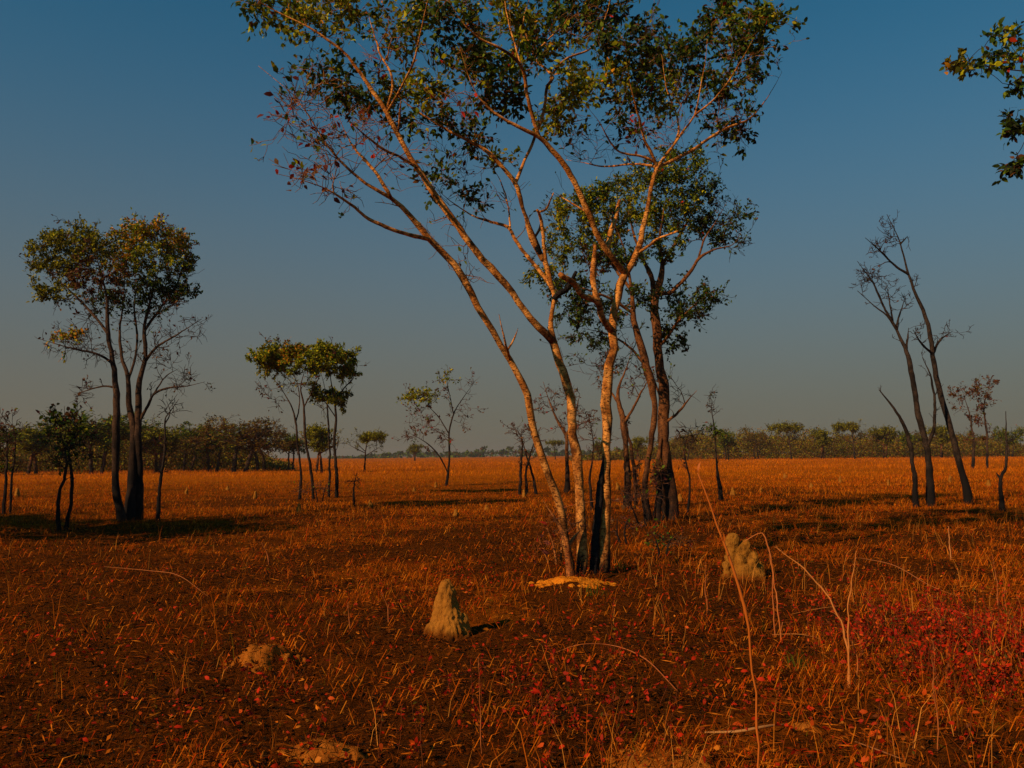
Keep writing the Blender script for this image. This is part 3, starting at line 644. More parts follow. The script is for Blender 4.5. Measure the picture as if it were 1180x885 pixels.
# the dead stems
t = PixTree(1085, 583, rf=.85, twig_min=.0075)
d1, d2, d3 = MB(), MB(), MB()
t.trace(d1, [(1056, 583, 3.4), (1053, 545, 3), (1047, 502, 2.8), (1035, 480, 2.5), (1024, 463, 2.2), (1013, 449, 1.5)], -.3, -.5, root=True, sprout=.6)
t.trace(d2, [(1073, 583, 5), (1071, 536, 4.3), (1065, 504, 4), (1056, 468, 3.6), (1049, 428, 3.2), (1042, 401, 2.8), (1033, 380, 2.5), (1022, 364, 2), (1008, 353, 1.5), (988, 335, .9)], 0, .4, root=True, sprout=.6)
t.trace(d2, [(1033, 380, 1.9), (1017, 351, 1.5), (1006, 326, 1.2), (988, 301, .8)], .25, -.5)
t.trace(d2, [(1034, 381, 1.7), (1035, 369, 1.5), (1042, 346, .9)], .25, .5)
t.trace(d2, [(1043, 405, 1.6), (1047, 378, .9)], .2, .4)
t.trace(d2, [(1031, 372, 1.3), (1024, 340, .8), (1020, 325, .6)], .25, .6)
t.trace(d2, [(1068, 515, 2.4), (1076, 495, 2.2), (1077, 459, 1.8), (1072, 432, 1.5), (1063, 412, .9)], 0, -.5)
t.trace(d3, [(1117, 583, 5.2), (1113, 560, 4.8), (1105, 532, 4.4), (1094, 491, 4), (1085, 450, 3.6), (1076, 410, 3.3), (1069, 374, 2.9), (1056, 342, 2.5), (1047, 317, 2.1), (1041, 295, 1.8), (1035, 274, 1.4), (1022, 247, .8)], .4, .2, root=True, sprout=.6)
t.trace(d3, [(1047, 318, 1.7), (1031, 306, 1.5), (1013, 288, 1.2), (997, 274, .8)], .3, -.3)
t.trace(d3, [(1075, 408, 1.9), (1083, 392, 1.5), (1097, 382, .8)], .3, .5)
t.trace(d3, [(1076, 409, 1.8), (1062, 396, 1.4), (1052, 380, .9)], .3, -.3)
t.trace(d3, [(1038, 285, 1.3), (1046, 272, .8)], .3, .4)
for (x, y, rx, ry, nt) in [(1005, 320, 14, 20, 11), (995, 330, 12, 12, 6), (1024, 262, 10, 18, 9), (1010, 285, 16, 10, 8), (1042, 350, 8, 12, 5), (1022, 340, 10, 14, 6), (1090, 385, 8, 8, 4), (1055, 385, 8, 8, 3), (1035, 275, 10, 12, 5)]:
    t.cluster(x, y, rx, ry, nt, (0, 1), 'brown', spread=.2, sub=3)
t.fringe(75, .36, 2.4, zmin=2.2)
t.finish('dead_tree', 'dead leafless tree of three leaning charred stems on the open grass', 'tree',
    [('trunk', d1, M_DEAD, 'short broken stem'), ('trunk', d2, M_DEAD, None), ('trunk', d3, M_DEAD, 'tallest stem, leaning furthest')], M_TWIGD)

small_traced('snag', 'short kinked dead post standing beyond the three leaning dead stems', 'snag', (1155, 588),
    [[(0, 0, [(1155, 588, 3.4), (1154, 552, 2.6), (1159, 538, 2.2), (1160, 510, 1.8), (1159, 474, 1.2)]), (0, .1, [(1155, 552, 2), (1148, 545, 1.2)])]], [], M_DEAD, M_TWIGD, fr=None)
small_traced('bare_tree', 'round brown leafless tree behind the leaning dead stems', 'tree', (1128, 540),
    [[(0, 0, [(1121, 540, 2.2), (1122, 510, 1.8), (1118, 480, 1.3), (1110, 455, .7)])], [(0, .5, [(1138, 538, 2), (1137, 500, 1.6), (1134, 470, 1.2), (1140, 445, .6)])]],
    [(1112, 450, 18, 14, 12, (5, 10), 'brown'), (1138, 448, 18, 14, 12, (5, 10), 'brown'), (1125, 465, 28, 12, 10, (4, 8), 'brown'), (1125, 498, 28, 16, 12, (2, 6), 'brown')], M_DARK, M_TWIG, leaf=.2, tmin=.013, spread=.6, fr=(60, .6, 'brown', (1, 4)))

# left edge small trees
small_traced('small_tree', 'small dark tree on two crooked stems beside the blackened trunks', 'tree', (73, 610),
    [[(0, .2, [(68, 610, 3), (67, 575, 2.6), (74, 552, 2.4), (76, 525, 2), (70, 500, 1)])], [(.2, 0, [(77, 607, 3.2), (82, 575, 2.8), (83, 550, 2.4), (80, 520, 2), (88, 495, 1)])]],
    [(62, 500, 18, 18, 7, (8, 14), 'dark'), (82, 490, 22, 16, 9, (8, 14), 'green'), (95, 510, 16, 18, 7, (8, 14), 'dark'), (75, 525, 22, 20, 8, (6, 12), 'dark'), (65, 485, 8, 6, 4, (8, 14), 'olive')], M_DEAD, M_TWIGD, tmin=.007)
small_traced('dead_tree', 'thin crooked dead tree leaning just past the blackened trunks', 'tree', (183, 600),
    [[(0, .2, [(182, 600, 3), (184, 560, 2.6), (188, 530, 2.2), (191, 500, 2), (191, 483, 1.7), (198, 472, 1.4), (206, 460, .8)]), (.1, .4, [(191, 490, 1.2), (196, 476, .9), (192, 462, .5)])]],
    [(200, 470, 10, 10, 6, 0, 'brown')], M_DEAD, M_TWIGD, tmin=.007, fr=(14, .3, 'brown', (0, 0)))
small_traced('bare_shrub', 'twiggy bare shrub with a few yellow leaves at the edge of the left wood', 'shrub', (4, 592),
    [[(0, .2, [(4, 592, 2.4), (7, 550, 2), (8, 510, 1.5), (6, 480, .7)])], [(.2, .4, [(12, 588, 2), (14, 550, 1.7), (18, 510, 1.2), (14, 485, .6)])], [(.1, .3, [(-6, 590, 2), (-8, 540, 1.6), (-4, 500, .8)])]],
    [(6, 495, 14, 22, 12, (0, 3), 'brown'), (16, 510, 10, 20, 8, (0, 3), 'brown'), (2, 535, 10, 14, 7, (5, 10), 'orange')], M_DEAD, M_TWIGD, tmin=.008)
small_traced('bare_sapling', 'tiny bare sapling between the flat-topped pair and the small upright mound', 'sapling', (408, 581),
    [[(0, 0, [(408, 581, 1.6), (408, 562, 1.3), (411, 545, .7)])]], [(409, 555, 5, 8, 5, (0, 1), 'brown')], M_DEAD, M_TWIGD, tmin=.01, fr=None)

# tree out past the right edge whose boughs hang into view
t = PixTree(1330, 690, leaf=.085, twig_min=.004)
a = MB()
t.trace(a, [(1330, 690, 16), (1325, 560, 14), (1318, 420, 12), (1310, 300, 10), (1312, 180, 7), (1322, 60, 4), (1330, -60, 2)], 0, .2, root=True, sprout=.5)
t.trace(a, [(1313, 230, 6), (1275, 160, 4.5), (1235, 108, 3), (1200, 86, 2), (1160, 80, 1.3), (1125, 74, .8)], .1, -.4)
t.trace(a, [(1275, 160, 3), (1235, 145, 2.2), (1205, 150, 1.6), (1185, 158, 1)], 0, -.6)
t.trace(a, [(1311, 250, 4), (1260, 210, 3), (1215, 190, 2), (1190, 188, 1)], .1, .2)
t.trace(a, [(1318, 120, 4), (1360, 60, 3), (1400, 20, 1.5)], .2, .8)
for (x, y, rx, ry, nt, pal) in [(1112, 74, 12, 8, 5, 'olive'), (1100, 78, 10, 6, 4, 'orange'), (1138, 78, 10, 6, 4, 'green'), (1150, 42, 12, 8, 4, 'green'), (1143, 58, 6, 9, 3, 'dark'), (1168, 66, 10, 16, 7, 'green'), (1176, 40, 6, 8, 3, 'green'), (1172, 102, 12, 8, 4, 'dark'), (1166, 145, 18, 14, 10, 'dark'), (1172, 188, 16, 13, 9, 'dark'), (1190, 60, 14, 20, 7, 'green'), (1200, 150, 20, 20, 9, 'dark'), (1230, 100, 30, 30, 12, 'green'), (1250, 180, 30, 25, 9, 'dark'), (1300, 100, 40, 50, 16, 'green'), (1340, 20, 50, 50, 18, 'green'), (1400, 30, 40, 40, 12, 'green'), (1330, -40, 60, 40, 16, 'green')]:
    t.cluster(x, y, rx, ry, nt, (11, 18), pal, spread=.13)
t.finish('savanna_tree', 'near tree whose leafy boughs hang into view beside the upper sky', 'tree', [('trunk', a, M_DARK, None)], M_TWIGD)

small_traced('bare_shrub', 'low orange brush of bare twigs around the foot of the slim pale stem', 'shrub', (640, 652),
    [[(0, .1, [(642, 652, 1.8), (638, 630, 1.4), (630, 608, .8)])], [(.1, .2, [(646, 650, 1.6), (648, 625, 1.3), (656, 600, .7)])], [(.1, 0, [(634, 654, 1.4), (626, 632, 1.1), (618, 612, .6)])]],
    [(640, 615, 20, 20, 16, (0, 1), 'red'), (625, 630, 14, 14, 8, (0, 1), 'red')], M_ORANGE, M_TWIGO, tmin=.0035, spread=.18, fr=(30, .22, 'red', (0, 1)))
small_traced('bare_shrub', 'dry brush of thin dark stems at the foot of the bushy tree', 'shrub', (745, 606),
    [[(0, .2, [(745, 606, 2), (741, 580, 1.6), (734, 555, .8)])], [(.2, .4, [(752, 604, 1.8), (756, 575, 1.4), (760, 548, .7)])], [(.1, 0, [(738, 607, 1.6), (728, 584, 1.2), (716, 562, .6)])]],
    [(740, 570, 22, 20, 14, (0, 2), 'brown'), (722, 575, 14, 14, 8, (0, 2), 'brown')], M_DARK, M_TWIG, tmin=.0065, spread=.3, fr=(30, .35, 'brown', (0, 1)))
small_traced('scrub_bush', 'dark scrubby bush low on the ground between the stout stem and the lumpy mound', 'bush', (760, 640),
    [[(0, .1, [(760, 640, 1.6), (757, 625, 1.2), (750, 612, .7)])], [(.1, .3, [(766, 639, 1.4), (772, 624, 1.1), (782, 612, .6)])]],
    [(760, 622, 22, 10, 12, (5, 14), 'dark'), (780, 625, 14, 8, 6, (4, 10), 'brown')], M_DARK, M_TWIG, leaf=.07, tmin=.004, spread=.2, fr=(24, .2, 'brown', (0, 1)))
small_traced('scrub_bush', 'small scrubby bush of dry twigs just behind the stout pale stem', 'bush', (722, 628),
    [[(0, .1, [(722, 628, 1.5), (720, 610, 1.2), (726, 594, .7)])], [(.1, .3, [(716, 629, 1.4), (711, 612, 1.1), (712, 596, .6)])]],
    [(720, 604, 16, 12, 12, (1, 5), 'brown')], M_DARK, M_TWIG, leaf=.07, tmin=.0042, spread=.2, fr=(24, .22, 'brown', (0, 1)))
small_traced('bare_sapling', 'thin bare sapling rising behind the gap of middle stem and stout stem', 'sapling', (682, 588),
    [[(0, .2, [(682, 588, 2), (680, 550, 1.7), (684, 515, 1.3), (679, 480, .8)])]],
    [(676, 495, 14, 22, 10, (0, 2), 'brown'), (690, 510, 10, 16, 6, (0, 2), 'brown')], M_DARK, M_TWIG, tmin=.007, fr=(14, .4, 'brown', (0, 1)))
small_traced('bare_sapling', 'slim bare sapling just past the trunk of the bushy tree', 'sapling', (795, 590),
    [[(0, .2, [(792, 590, 1.8), (795, 555, 1.5), (789, 520, 1.1), (796, 490, .7)])]],
    [(794, 505, 12, 18, 8, (0, 2), 'brown')], M_DARK, M_TWIG, tmin=.007, fr=(12, .35, 'brown', (0, 1)))

# ------------------------------------------------------------------ background trees (local metres, copied)
def local_tree(h, w, pal, form, trunk_m, twig_m, seedv, nleaf=(26, 40), leaf=.24):
    global rng
    keep = rng; rng = np.random.default_rng(seedv)
    t = Tree(.10, leaf=leaf, twig_min=.016, simple=True)
    mb = MB()
    ns = 1 if form == 'umbrella' else 2
    for i in range(ns):
        x0 = (i - (ns - 1) / 2) * .7
        lean = rng.normal(size=2) * .4
        top = (.80 if form != 'round' else .7) * h
        t.limb(mb, [(x0, 0, -.2, .17), (x0 + lean[0] * .3, lean[1] * .3, h * .3, .13), (x0 + lean[0] * .7, lean[1], h * .55, .10), (x0 + lean[0] * 1.2, lean[1], top, .05)], sprout=.45)
        for j in range(4):
            a = rng.uniform(0, 2 * math.pi); z0 = h * rng.uniform(.38, .6)
            t.limb(mb, [(x0 + lean[0] * .6, lean[1] * .7, z0, .07), (x0 + math.cos(a) * w * .25, math.sin(a) * w * .25, z0 + h * .16, .05), (x0 + math.cos(a) * w * .4, math.sin(a) * w * .4, z0 + h * .26, .03)])
    for k in range(9 if form != 'bare' else 7):
        a = rng.uniform(0, 2 * math.pi); rr = w * .36 * math.sqrt(rng.random())
        if form == 'umbrella': z = h * rng.uniform(.86, .93); ry = h * .07
        elif form == 'round': z = h * rng.uniform(.45, .85); ry = h * .13
        else: z = h * rng.uniform(.55, .9) - rr * .1; ry = h * .10
        c = (math.cos(a) * rr, math.sin(a) * rr, z)
        t.grow(ellipsoid(10, c, (w * .22, w * .22, ry)), nleaf, pal, .7, rmax=.05)
    t.fringe(60, 1.1, 3, pal, (0, 2), h * .35)
    rng = keep
    return mb, t

PROTO = []
for i, (h, w, pal, form, tm, nl) in enumerate([(6.5, 7.5, 'olive', 'umbrella', M_DARK, (50, 95)), (7.0, 6.0, 'green', 'round', M_DARK, (50, 90)), (6.4, 6.5, 'dry', 'round', M_DARK, (20, 45)), (5.6, 5.5, 'olive', 'spread', M_STEM, (45, 85)), (6.0, 6.5, 'green', 'spread', M_DARK, (50, 90))]):
    mb, t = local_tree(h, w, pal, form, tm, M_TWIGD, 100 + i, nl)
    me = []
    for nm, b, m_ in (('trunk', mb, tm), ('twig_sprays', t.twigs, M_TWIGD), ('crown', t.lv, M_LEAF)):
        o = b.build(nm, m_); me.append((nm, o.data)); bpy.data.objects.remove(o)
    PROTO.append((h, me))
KIND = ['umbrella_tree', 'round_tree', 'brown_tree', 'olive_tree', 'dark_tree']

def far_tree(px, topy, dist, k, label, group, wide=1.0):
    r = ray(px, 525); x = r[0] / r[1] * dist
    z0 = float(gz(x, dist))
    zt = at(px, topy, dist)[2]
    h, me = PROTO[k]
    s = (zt - z0) / h
    e = empty(KIND[k], (x, dist, z0), label, 'tree', group)
    e.scale = (s * wide, s * wide, s); e.rotation_euler.z = random.uniform(0, 6.28)
    for nm, d in me:
        o = bpy.data.objects.new(nm, d); COL.objects.link(o); o.parent = e

GL = 'trees of the wood on the far left'
for a in [(-18, 482, 96, 4, 'dark spreading tree behind the twiggy bare shrub at the frame edge'),
          (38, 492, 104, 3, 'yellowish olive tree between the twiggy bare shrub and the small two-stemmed tree'),
          (78, 481, 118, 1, 'leafy green tree behind the crown of the small two-stemmed tree'),
          (112, 473, 98, 1, 'broad olive tree just before the blackened trunks, seen in the wood behind'),
          (150, 478, 122, 4, 'shadowy tree glimpsed between the blackened trunks'),
          (182, 493, 102, 3, 'pale olive tree behind the thin crooked dead tree'),
          (216, 497, 112, 2, 'brownish tree in the wood just past the thin crooked dead tree'),
          (246, 485, 106, 1, 'round green tree next to the large brown dome of the wood'),
          (276, 478, 101, 2, 'large brown dome-shaped tree at the open end of the wood', 1.15),
          (302, 487, 108, 2, 'thin brown tree closing the wood before the flat-topped pair')]:
    far_tree(*a[:5], GL, (a[5] if len(a) > 5 else 1) * 1.45)
for a in [(335, 497, 110, 4, 'dark low tree behind the slim pale trunk of the flat-topped pair'),
          (368, 489, 92, 3, 'olive tree seen between the trunks of the flat-topped pair'),
          (420, 499, 95, 0, 'neat little umbrella tree standing clear beside the flat-topped pair', 1.0)]:
    far_tree(*a[:5], 'trees behind the flat-topped pair', *(a[5:]))
far_tree(478, 511, 330, 3, 'tiny distant tree behind the slim sparse tree of the open plain', 'trees on the far skyline')
far_tree(640, 508, 300, 0, 'tiny distant flat tree between the slim stem and middle stem', 'trees on the far skyline')
GR = 'trees of the far line across the plain'
for a in [(690, 507, 230, 1, 'low green tree on the skyline just before the stout pale stem'),
          (735, 503, 210, 3, 'yellow-green tree on the skyline behind the slender bare tree'),
          (790, 498, 205, 2, 'brown scrubby tree on the skyline just past the bushy tree trunk'),
          (838, 494, 215, 1, 'round green tree on the skyline behind the dead pole'),
          (872, 496, 240, 2, 'brown tree on the skyline just past the dead pole'),
          (912, 489, 220, 0, 'wide bright green tree on the skyline in the gap before the dead stems'),
          (948, 494, 235, 3, 'olive tree on the skyline following the wide bright green one'),
          (985, 488, 215, 0, 'flat yellow-green tree on the skyline nearest the short broken stem'),
          (1020, 491, 225, 3, 'yellowish tree on the skyline directly behind the short broken stem'),
          (1052, 495, 230, 4, 'dark tree on the skyline between the short and the middle dead stem'),
          (1085, 490, 220, 3, 'olive tree on the skyline between the two tall dead stems'),
          (1165, 490, 225, 1, 'green tree on the skyline just behind the kinked dead post')]:
    far_tree(*a[:5], GR, *(a[5:]))

# out past the left edge: a tree that shades the left of the plain
def shade_tree(x, y, s, label):
    h, me = PROTO[0]
    e = empty('umbrella_tree', (x, y, float(gz(x, y))), label, 'tree')
    e.scale = (s, s, s)
    for nm, d in me:
        o = bpy.data.objects.new(nm, d); COL.objects.link(o); o.parent = e
shade_tree(-15.2, 14.6, 1.1, 'broad olive tree out of view whose shade falls below the blackened trunks')
shade_tree(-21.5, 17.0, 1.15, 'farther olive tree out of view whose shade reaches the two-stemmed tree')

# far woods that read as one mass
def far_wood(name, label, x0, x1, d0, d1, h, n, pal, leaf):
    mb = MB()
    px = rng.uniform(x0, x1, n); dist = rng.uniform(d0, d1, n)
    xs = np.array([ray(p, 525)[0] / ray(p, 525)[1] for p in (x0, x1)])
    x = (xs[0] + (xs[1] - xs[0]) * (px - x0) / (x1 - x0)) * dist
    env = .48 + .85 * vnoise(x, dist * .15, d0 * .035, 2) * (.35 + vnoise(x, dist * .3, d0 * .012, 7))
    w_ = (x1 - x0) * .22
    env *= np.clip(np.minimum(px - x0, x1 - px) / w_, .05, 1)
    nc = n // 55
    ci = rng.integers(0, nc, n)
    zc_ = rng.beta(1.9, 1.4, nc) * h * env[:nc]
    rad = h * .09
    pos = np.stack([x[:nc], dist[:nc], zc_], 1)[ci] + rng.normal(size=(n, 3)) * rad * np.array((1.25, 1.25, .6))
    lowm = rng.random(n) < .22
    pos[lowm] = np.stack([x, dist, rng.random(n) * h * env * .8], 1)[lowm]
    pos[:, 2] = np.maximum(pos[:, 2], .05)
    cl = rng.random(nc)[ci][:, None]
    c = pick(pal, n) * (.6 + .8 * cl)
    leaves(mb, pos, rng.normal(size=(n, 3)), leaf * rng.uniform(.6, 1.3, n), c, .8, True)
    tag(mb.build(name, M_LEAF), label, 'woodland', None, 'stuff')
far_wood('left_undergrowth', 'dim brown undergrowth filling the wood behind the blackened trunks', -60, 330, 112, 146, 6.0, 120000, 'mixed', .26)
far_wood('far_woodland', 'dark line of far-off woodland along the right of the plain', 660, 1240, 236, 330, 7.0, 190000, 'mixed', .42)
far_wood('horizon_woodland', 'thin bluish line of woodland along the horizon', 380, 830, 900, 1300, 8.5, 9000, 'dark', 3.2)

# ------------------------------------------------------------------ ground
def build_ground():
    mb = MB()
    nr, na = 420, 1300
    r = np.concatenate([[0], np.geomspace(.5, 6000, nr)])
    a = np.arange(na) * 2 * math.pi / na
    X = r[1:, None] * np.cos(a); Y = r[1:, None] * np.sin(a)
    Z = gz(X, Y)
    v = np.concatenate([[[0, 0, float(gz(0, 0))]], np.stack([X, Y, Z], -1).reshape(-1, 3)])
    i = np.arange(nr - 1)[:, None] * na + 1; j = np.arange(na)[None]; j2 = (j + 1) % na
    q = np.stack([i + j, i + na + j, i + na + j2, i + j2], -1).reshape(-1, 4)
    t = np.stack([np.zeros(na, int), 1 + np.arange(na), 1 + (np.arange(na) + 1) % na], -1)
    bv = burn_and_shade(v[:, 0], v[:, 1])
    mb.add(v, q, t, np.repeat(bv[:, None], 3, 1))
    m, nt = new_mat('burnt_soil')
    co = N(nt, 'ShaderNodeTexCoord').outputs['Object']
    n1 = noise_n(nt, co, .8, 8, .70); n2 = noise_n(nt, co, 3.2, 8, .72); n3 = noise_n(nt, co, 28, 6, .75); n4 = noise_n(nt, co, .12, 4); n5 = noise_n(nt, co, 110, 4, .7)
    c = mixc(nt, ramp(nt, n1, .38, .58), (.030, .011, .003), (.20, .050, .003))
    c = mixc(nt, ramp(nt, n2, .47, .62), c, (.32, .078, .004))
    c = mixc(nt, math_n(nt, 'MULTIPLY', ramp(nt, n3, .52, .68), .75), c, (.44, .120, .007))
    c = mixc(nt, math_n(nt, 'MULTIPLY', ramp(nt, n3, .48, .34), .85), c, (.010, .006, .004))
    c = mixc(nt, math_n(nt, 'MULTIPLY', ramp(nt, n5, .54, .68), .55), c, (.012, .007, .005))
    c = mixc(nt, math_n(nt, 'MULTIPLY', ramp(nt, n5, .46, .34), .5), c, (.40, .13, .012))
    n8 = noise_n(nt, co, .9, 7, .75)
    c = mixc(nt, math_n(nt, 'MULTIPLY', ramp(nt, n8, .56, .66), .75), c, (.52, .155, .010))
    bm = N(nt, 'ShaderNodeAttribute', attribute_name='col').outputs['Fac']
    bm = ramp(nt, math_n(nt, 'ADD', bm, math_n(nt, 'MULTIPLY', math_n(nt, 'SUBTRACT', n3, .5), 1.1)), .25, .75)
    ch = mixc(nt, ramp(nt, n5, .42, .62), (.016, .008, .004), (.17, .046, .004))
    ch = mixc(nt, ramp(nt, n3, .50, .66), ch, (.22, .056, .004))
    c = mixc(nt, math_n(nt, 'MULTIPLY', bm, .85), c, ch)
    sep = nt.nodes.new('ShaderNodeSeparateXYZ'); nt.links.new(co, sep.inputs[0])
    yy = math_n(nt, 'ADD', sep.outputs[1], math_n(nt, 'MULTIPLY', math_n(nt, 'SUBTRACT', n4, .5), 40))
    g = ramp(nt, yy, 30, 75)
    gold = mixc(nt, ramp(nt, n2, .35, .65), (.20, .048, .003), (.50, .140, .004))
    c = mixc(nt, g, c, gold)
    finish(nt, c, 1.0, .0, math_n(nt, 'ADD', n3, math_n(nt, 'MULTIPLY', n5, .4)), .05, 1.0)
    tag(mb.build('ground', m), 'burnt red-brown savanna soil reaching to the horizon', 'ground', None, 'structure')
build_ground()

# ------------------------------------------------------------------ grass
def blades(mb, x, y, L, W, lean, az, cols):
    n = len(x)
    z = gz(x, y) - .01
    d = np.stack([np.cos(az), np.sin(az), np.zeros(n)], 1)
    s = np.stack([-np.sin(az + 1.2), np.cos(az + 1.2), np.zeros(n)], 1)
    b = np.stack([x, y, z], 1)
    up = np.array((0, 0, 1.))
    l1 = (np.cos(lean * .5)[:, None] * up + np.sin(lean * .5)[:, None] * d)
    l2 = (np.cos(lean * 1.5)[:, None] * up + np.sin(lean * 1.5)[:, None] * d)
    m_ = b + l1 * (L * .55)[:, None]; t_ = m_ + l2 * (L * .45)[:, None]
    w = (W * .5)[:, None]
    V = np.stack([b - s * w, b + s * w, m_ + s * w * .8, m_ - s * w * .8, t_], 1)
    k = np.arange(n)[:, None] * 5
    mb.add(V, k + np.array([[0, 1, 2, 3]]), k + np.array([[3, 2, 4]]), np.repeat(cols, 5, axis=0))

def wedge(n, d0, d1, p=0.0, half=.80, extra=2.5):
    """points in a fan in front of the viewer; density falls with distance"""
    u = rng.random(n)
    if p == 0: d = d0 * (d1 / d0) ** u
    else: d = (d0 ** p + u * (d1 ** p - d0 ** p)) ** (1 / p)
    x = rng.uniform(-1, 1, n) * (half * d + extra)
    return x, d

GC = np.array([(.60, .150, .005), (.46, .092, .003), (.26, .056, .003), (.12, .034, .004), (.10, .070, .004), (.68, .23, .015), (.022, .011, .005), (.52, .052, .003)])
def short_grass():
    mb = MB()
    nt_ = 74000
    x, y = wedge(nt_, 2.0, 60, .45)
    f = .6 * vnoise(x, y, 2.2, 11) + .4 * vnoise(x, y, .7, 12)
    right = smooth(-2, 4, x - y * .12)
    bn = burn_and_shade(x, y)
    keep = rng.random(nt_) < np.clip((f - .33) * 3.2, .05, 1) * (1 - .78 * bn)
    x, y, f, right, bn = x[keep], y[keep], f[keep], right[keep], bn[keep]
    k = rng.integers(5, 11, len(x))
    idx = np.repeat(np.arange(len(x)), k)
    n = len(idx)
    tone = vnoise(x, y, 3.1, 31)[idx]
    X = x[idx] + rng.normal(size=n) * .05; Y = y[idx] + rng.normal(size=n) * .05
    big = (rng.random(len(x)) < .07)[idx]
    dist = np.sqrt(X ** 2 + Y ** 2)
    L = (.015 + .085 * rng.random(n) ** 1.5) * np.where(big, rng.uniform(1.8, 4.2, n), 1.0) * (1 + .012 * dist)
    W = rng.uniform(.0018, .0044, n) * (1 + dist * .06)
    wgt = np.stack([.13 + .16 * right[idx] + .15 * tone, .22 + 0 * tone, .25 + 0 * tone, .22 - .1 * right[idx], .16 * (1 - right[idx]) + .02, .05 + 0 * tone, .14 - .06 * right[idx], .04 + .10 * right[idx]], 1)
    bq = bn[idx][:, None]
    wgt = wgt * (1 - bq) + bq * np.array([.08, .16, .22, .23, .14, .03, .11, .03])
    wgt = np.cumsum(wgt / wgt.sum(1, keepdims=True), 1)
    # tone shared in a tuft
    u = np.repeat(rng.random(len(x)), k) * .6 + rng.random(n) * .4
    u = np.clip((u - .5) * 1.25 + .5, 0, .999)
    ci = (u[:, None] > wgt).sum(1).clip(0, 7)
    c = GC[ci] * rng.uniform(.7, 1.3, (n, 1))
    blades(mb, X, Y, L, W, np.abs(rng.normal(size=n)) * .62 + .12, rng.uniform(0, 6.28, n), c)
    # tall dry stems, thickest on the near right
    n = 5200
    x, y = wedge(n, 3.2, 26, .3)
    w_ = smooth(-1.5, 3.5, x) * .8 + .12
    kp = rng.random(n) < w_ * np.clip((vnoise(x, y, 1.7, 75) - .32) * 3, .05, 1); x, y = x[kp], y[kp]; n = len(x)
    nk = rng.integers(1, 5, n); ix = np.repeat(np.arange(n), nk); m2_ = len(ix)
    x = x[ix] + rng.normal(size=m2_) * .03; y = y[ix] + rng.normal(size=m2_) * .03
    c = np.array([(.66, .22, .02), (.52, .13, .008), (.40, .085, .005), (.72, .30, .05)])[rng.integers(0, 4, m2_)] * rng.uniform(.6, 1.1, (m2_, 1))
    blades(mb, x, y, rng.uniform(.14, .46, m2_), rng.uniform(.0025, .0048, m2_) * (1 + y * .03), np.abs(rng.normal(size=m2_)) * .4 + .05, rng.uniform(0, 6.28, m2_), c)
    # flattened straw
    n = 190000
    x, y = wedge(n, 2.0, 40, .45)
    kp = rng.random(n) < np.clip((.55 * vnoise(x, y, 1.1, 71) + .45 * vnoise(x, y, .35, 72) - .28) * 3, .10, 1) * (1 - .6 * burn_and_shade(x, y)); x, y = x[kp], y[kp]; n = len(x)
    az = rng.uniform(0, 6.28, n)
    L = rng.uniform(.05, .24, n); W = rng.uniform(.0025, .006, n) * (1 + y * .05)
    c = GC[rng.choice(8, n, p=[.18, .26, .20, .10, .02, .08, .08, .08])] * rng.uniform(.6, 1.2, (n, 1))
    blades(mb, x, y, L, W, rng.uniform(1.0, 1.5, n) * .82, az, c)
    tag(mb.build('short_grass', M_GRASS), 'burnt short brown and orange grass over the near plain', 'grass', None, 'stuff')
short_grass()

def tall_grass():
    mb = MB()
    n = 330000
    x, y = wedge(n, 24, 420, -.35, .85, 6)
    edge = 52 - 10 * smooth(0, 14, x) + 26 * (vnoise(x, y, 16, 41) - .5) * 2 + 14 * (vnoise(x, y, 4, 42) - .5)
    f = smooth(-34, 45, y - edge) * .96 + .04
    f *= np.clip(-.25 + 1.3 * vnoise(x, y, 7, 44) + 1.0 * vnoise(x, y, 2.0, 49), .05, 1)
    keep = rng.random(n) < f
    x, y = x[keep], y[keep]; n = len(x)
    L = rng.uniform(.12, .50, n) * (.45 + .8 * vnoise(x, y, 5, 45)) * (.38 + .62 * smooth(28, 120, y)); W = .0055 * (1 + y * .045) * rng.uniform(.6, 1.3, n)
    base = np.array([(.56, .155, .004), (.44, .108, .003), (.64, .21, .008), (.28, .066, .004), (.17, .072, .005)])
    c = base[rng.choice(5, n, p=[.34, .3, .14, .16, .06])] * rng.uniform(.75, 1.2, (n, 1)) * (.45 + .55 * vnoise(x, y, 11, 46) + .6 * vnoise(x, y, 2.5, 47))[:, None]
    blades(mb, x, y, L, W, np.abs(rng.normal(size=n)) * .42 + .08, rng.uniform(0, 6.28, n), c)
    tag(mb.build('tall_grass', M_GRASS), 'dense golden orange grass covering the far plain', 'grass', None, 'stuff')
tall_grass()

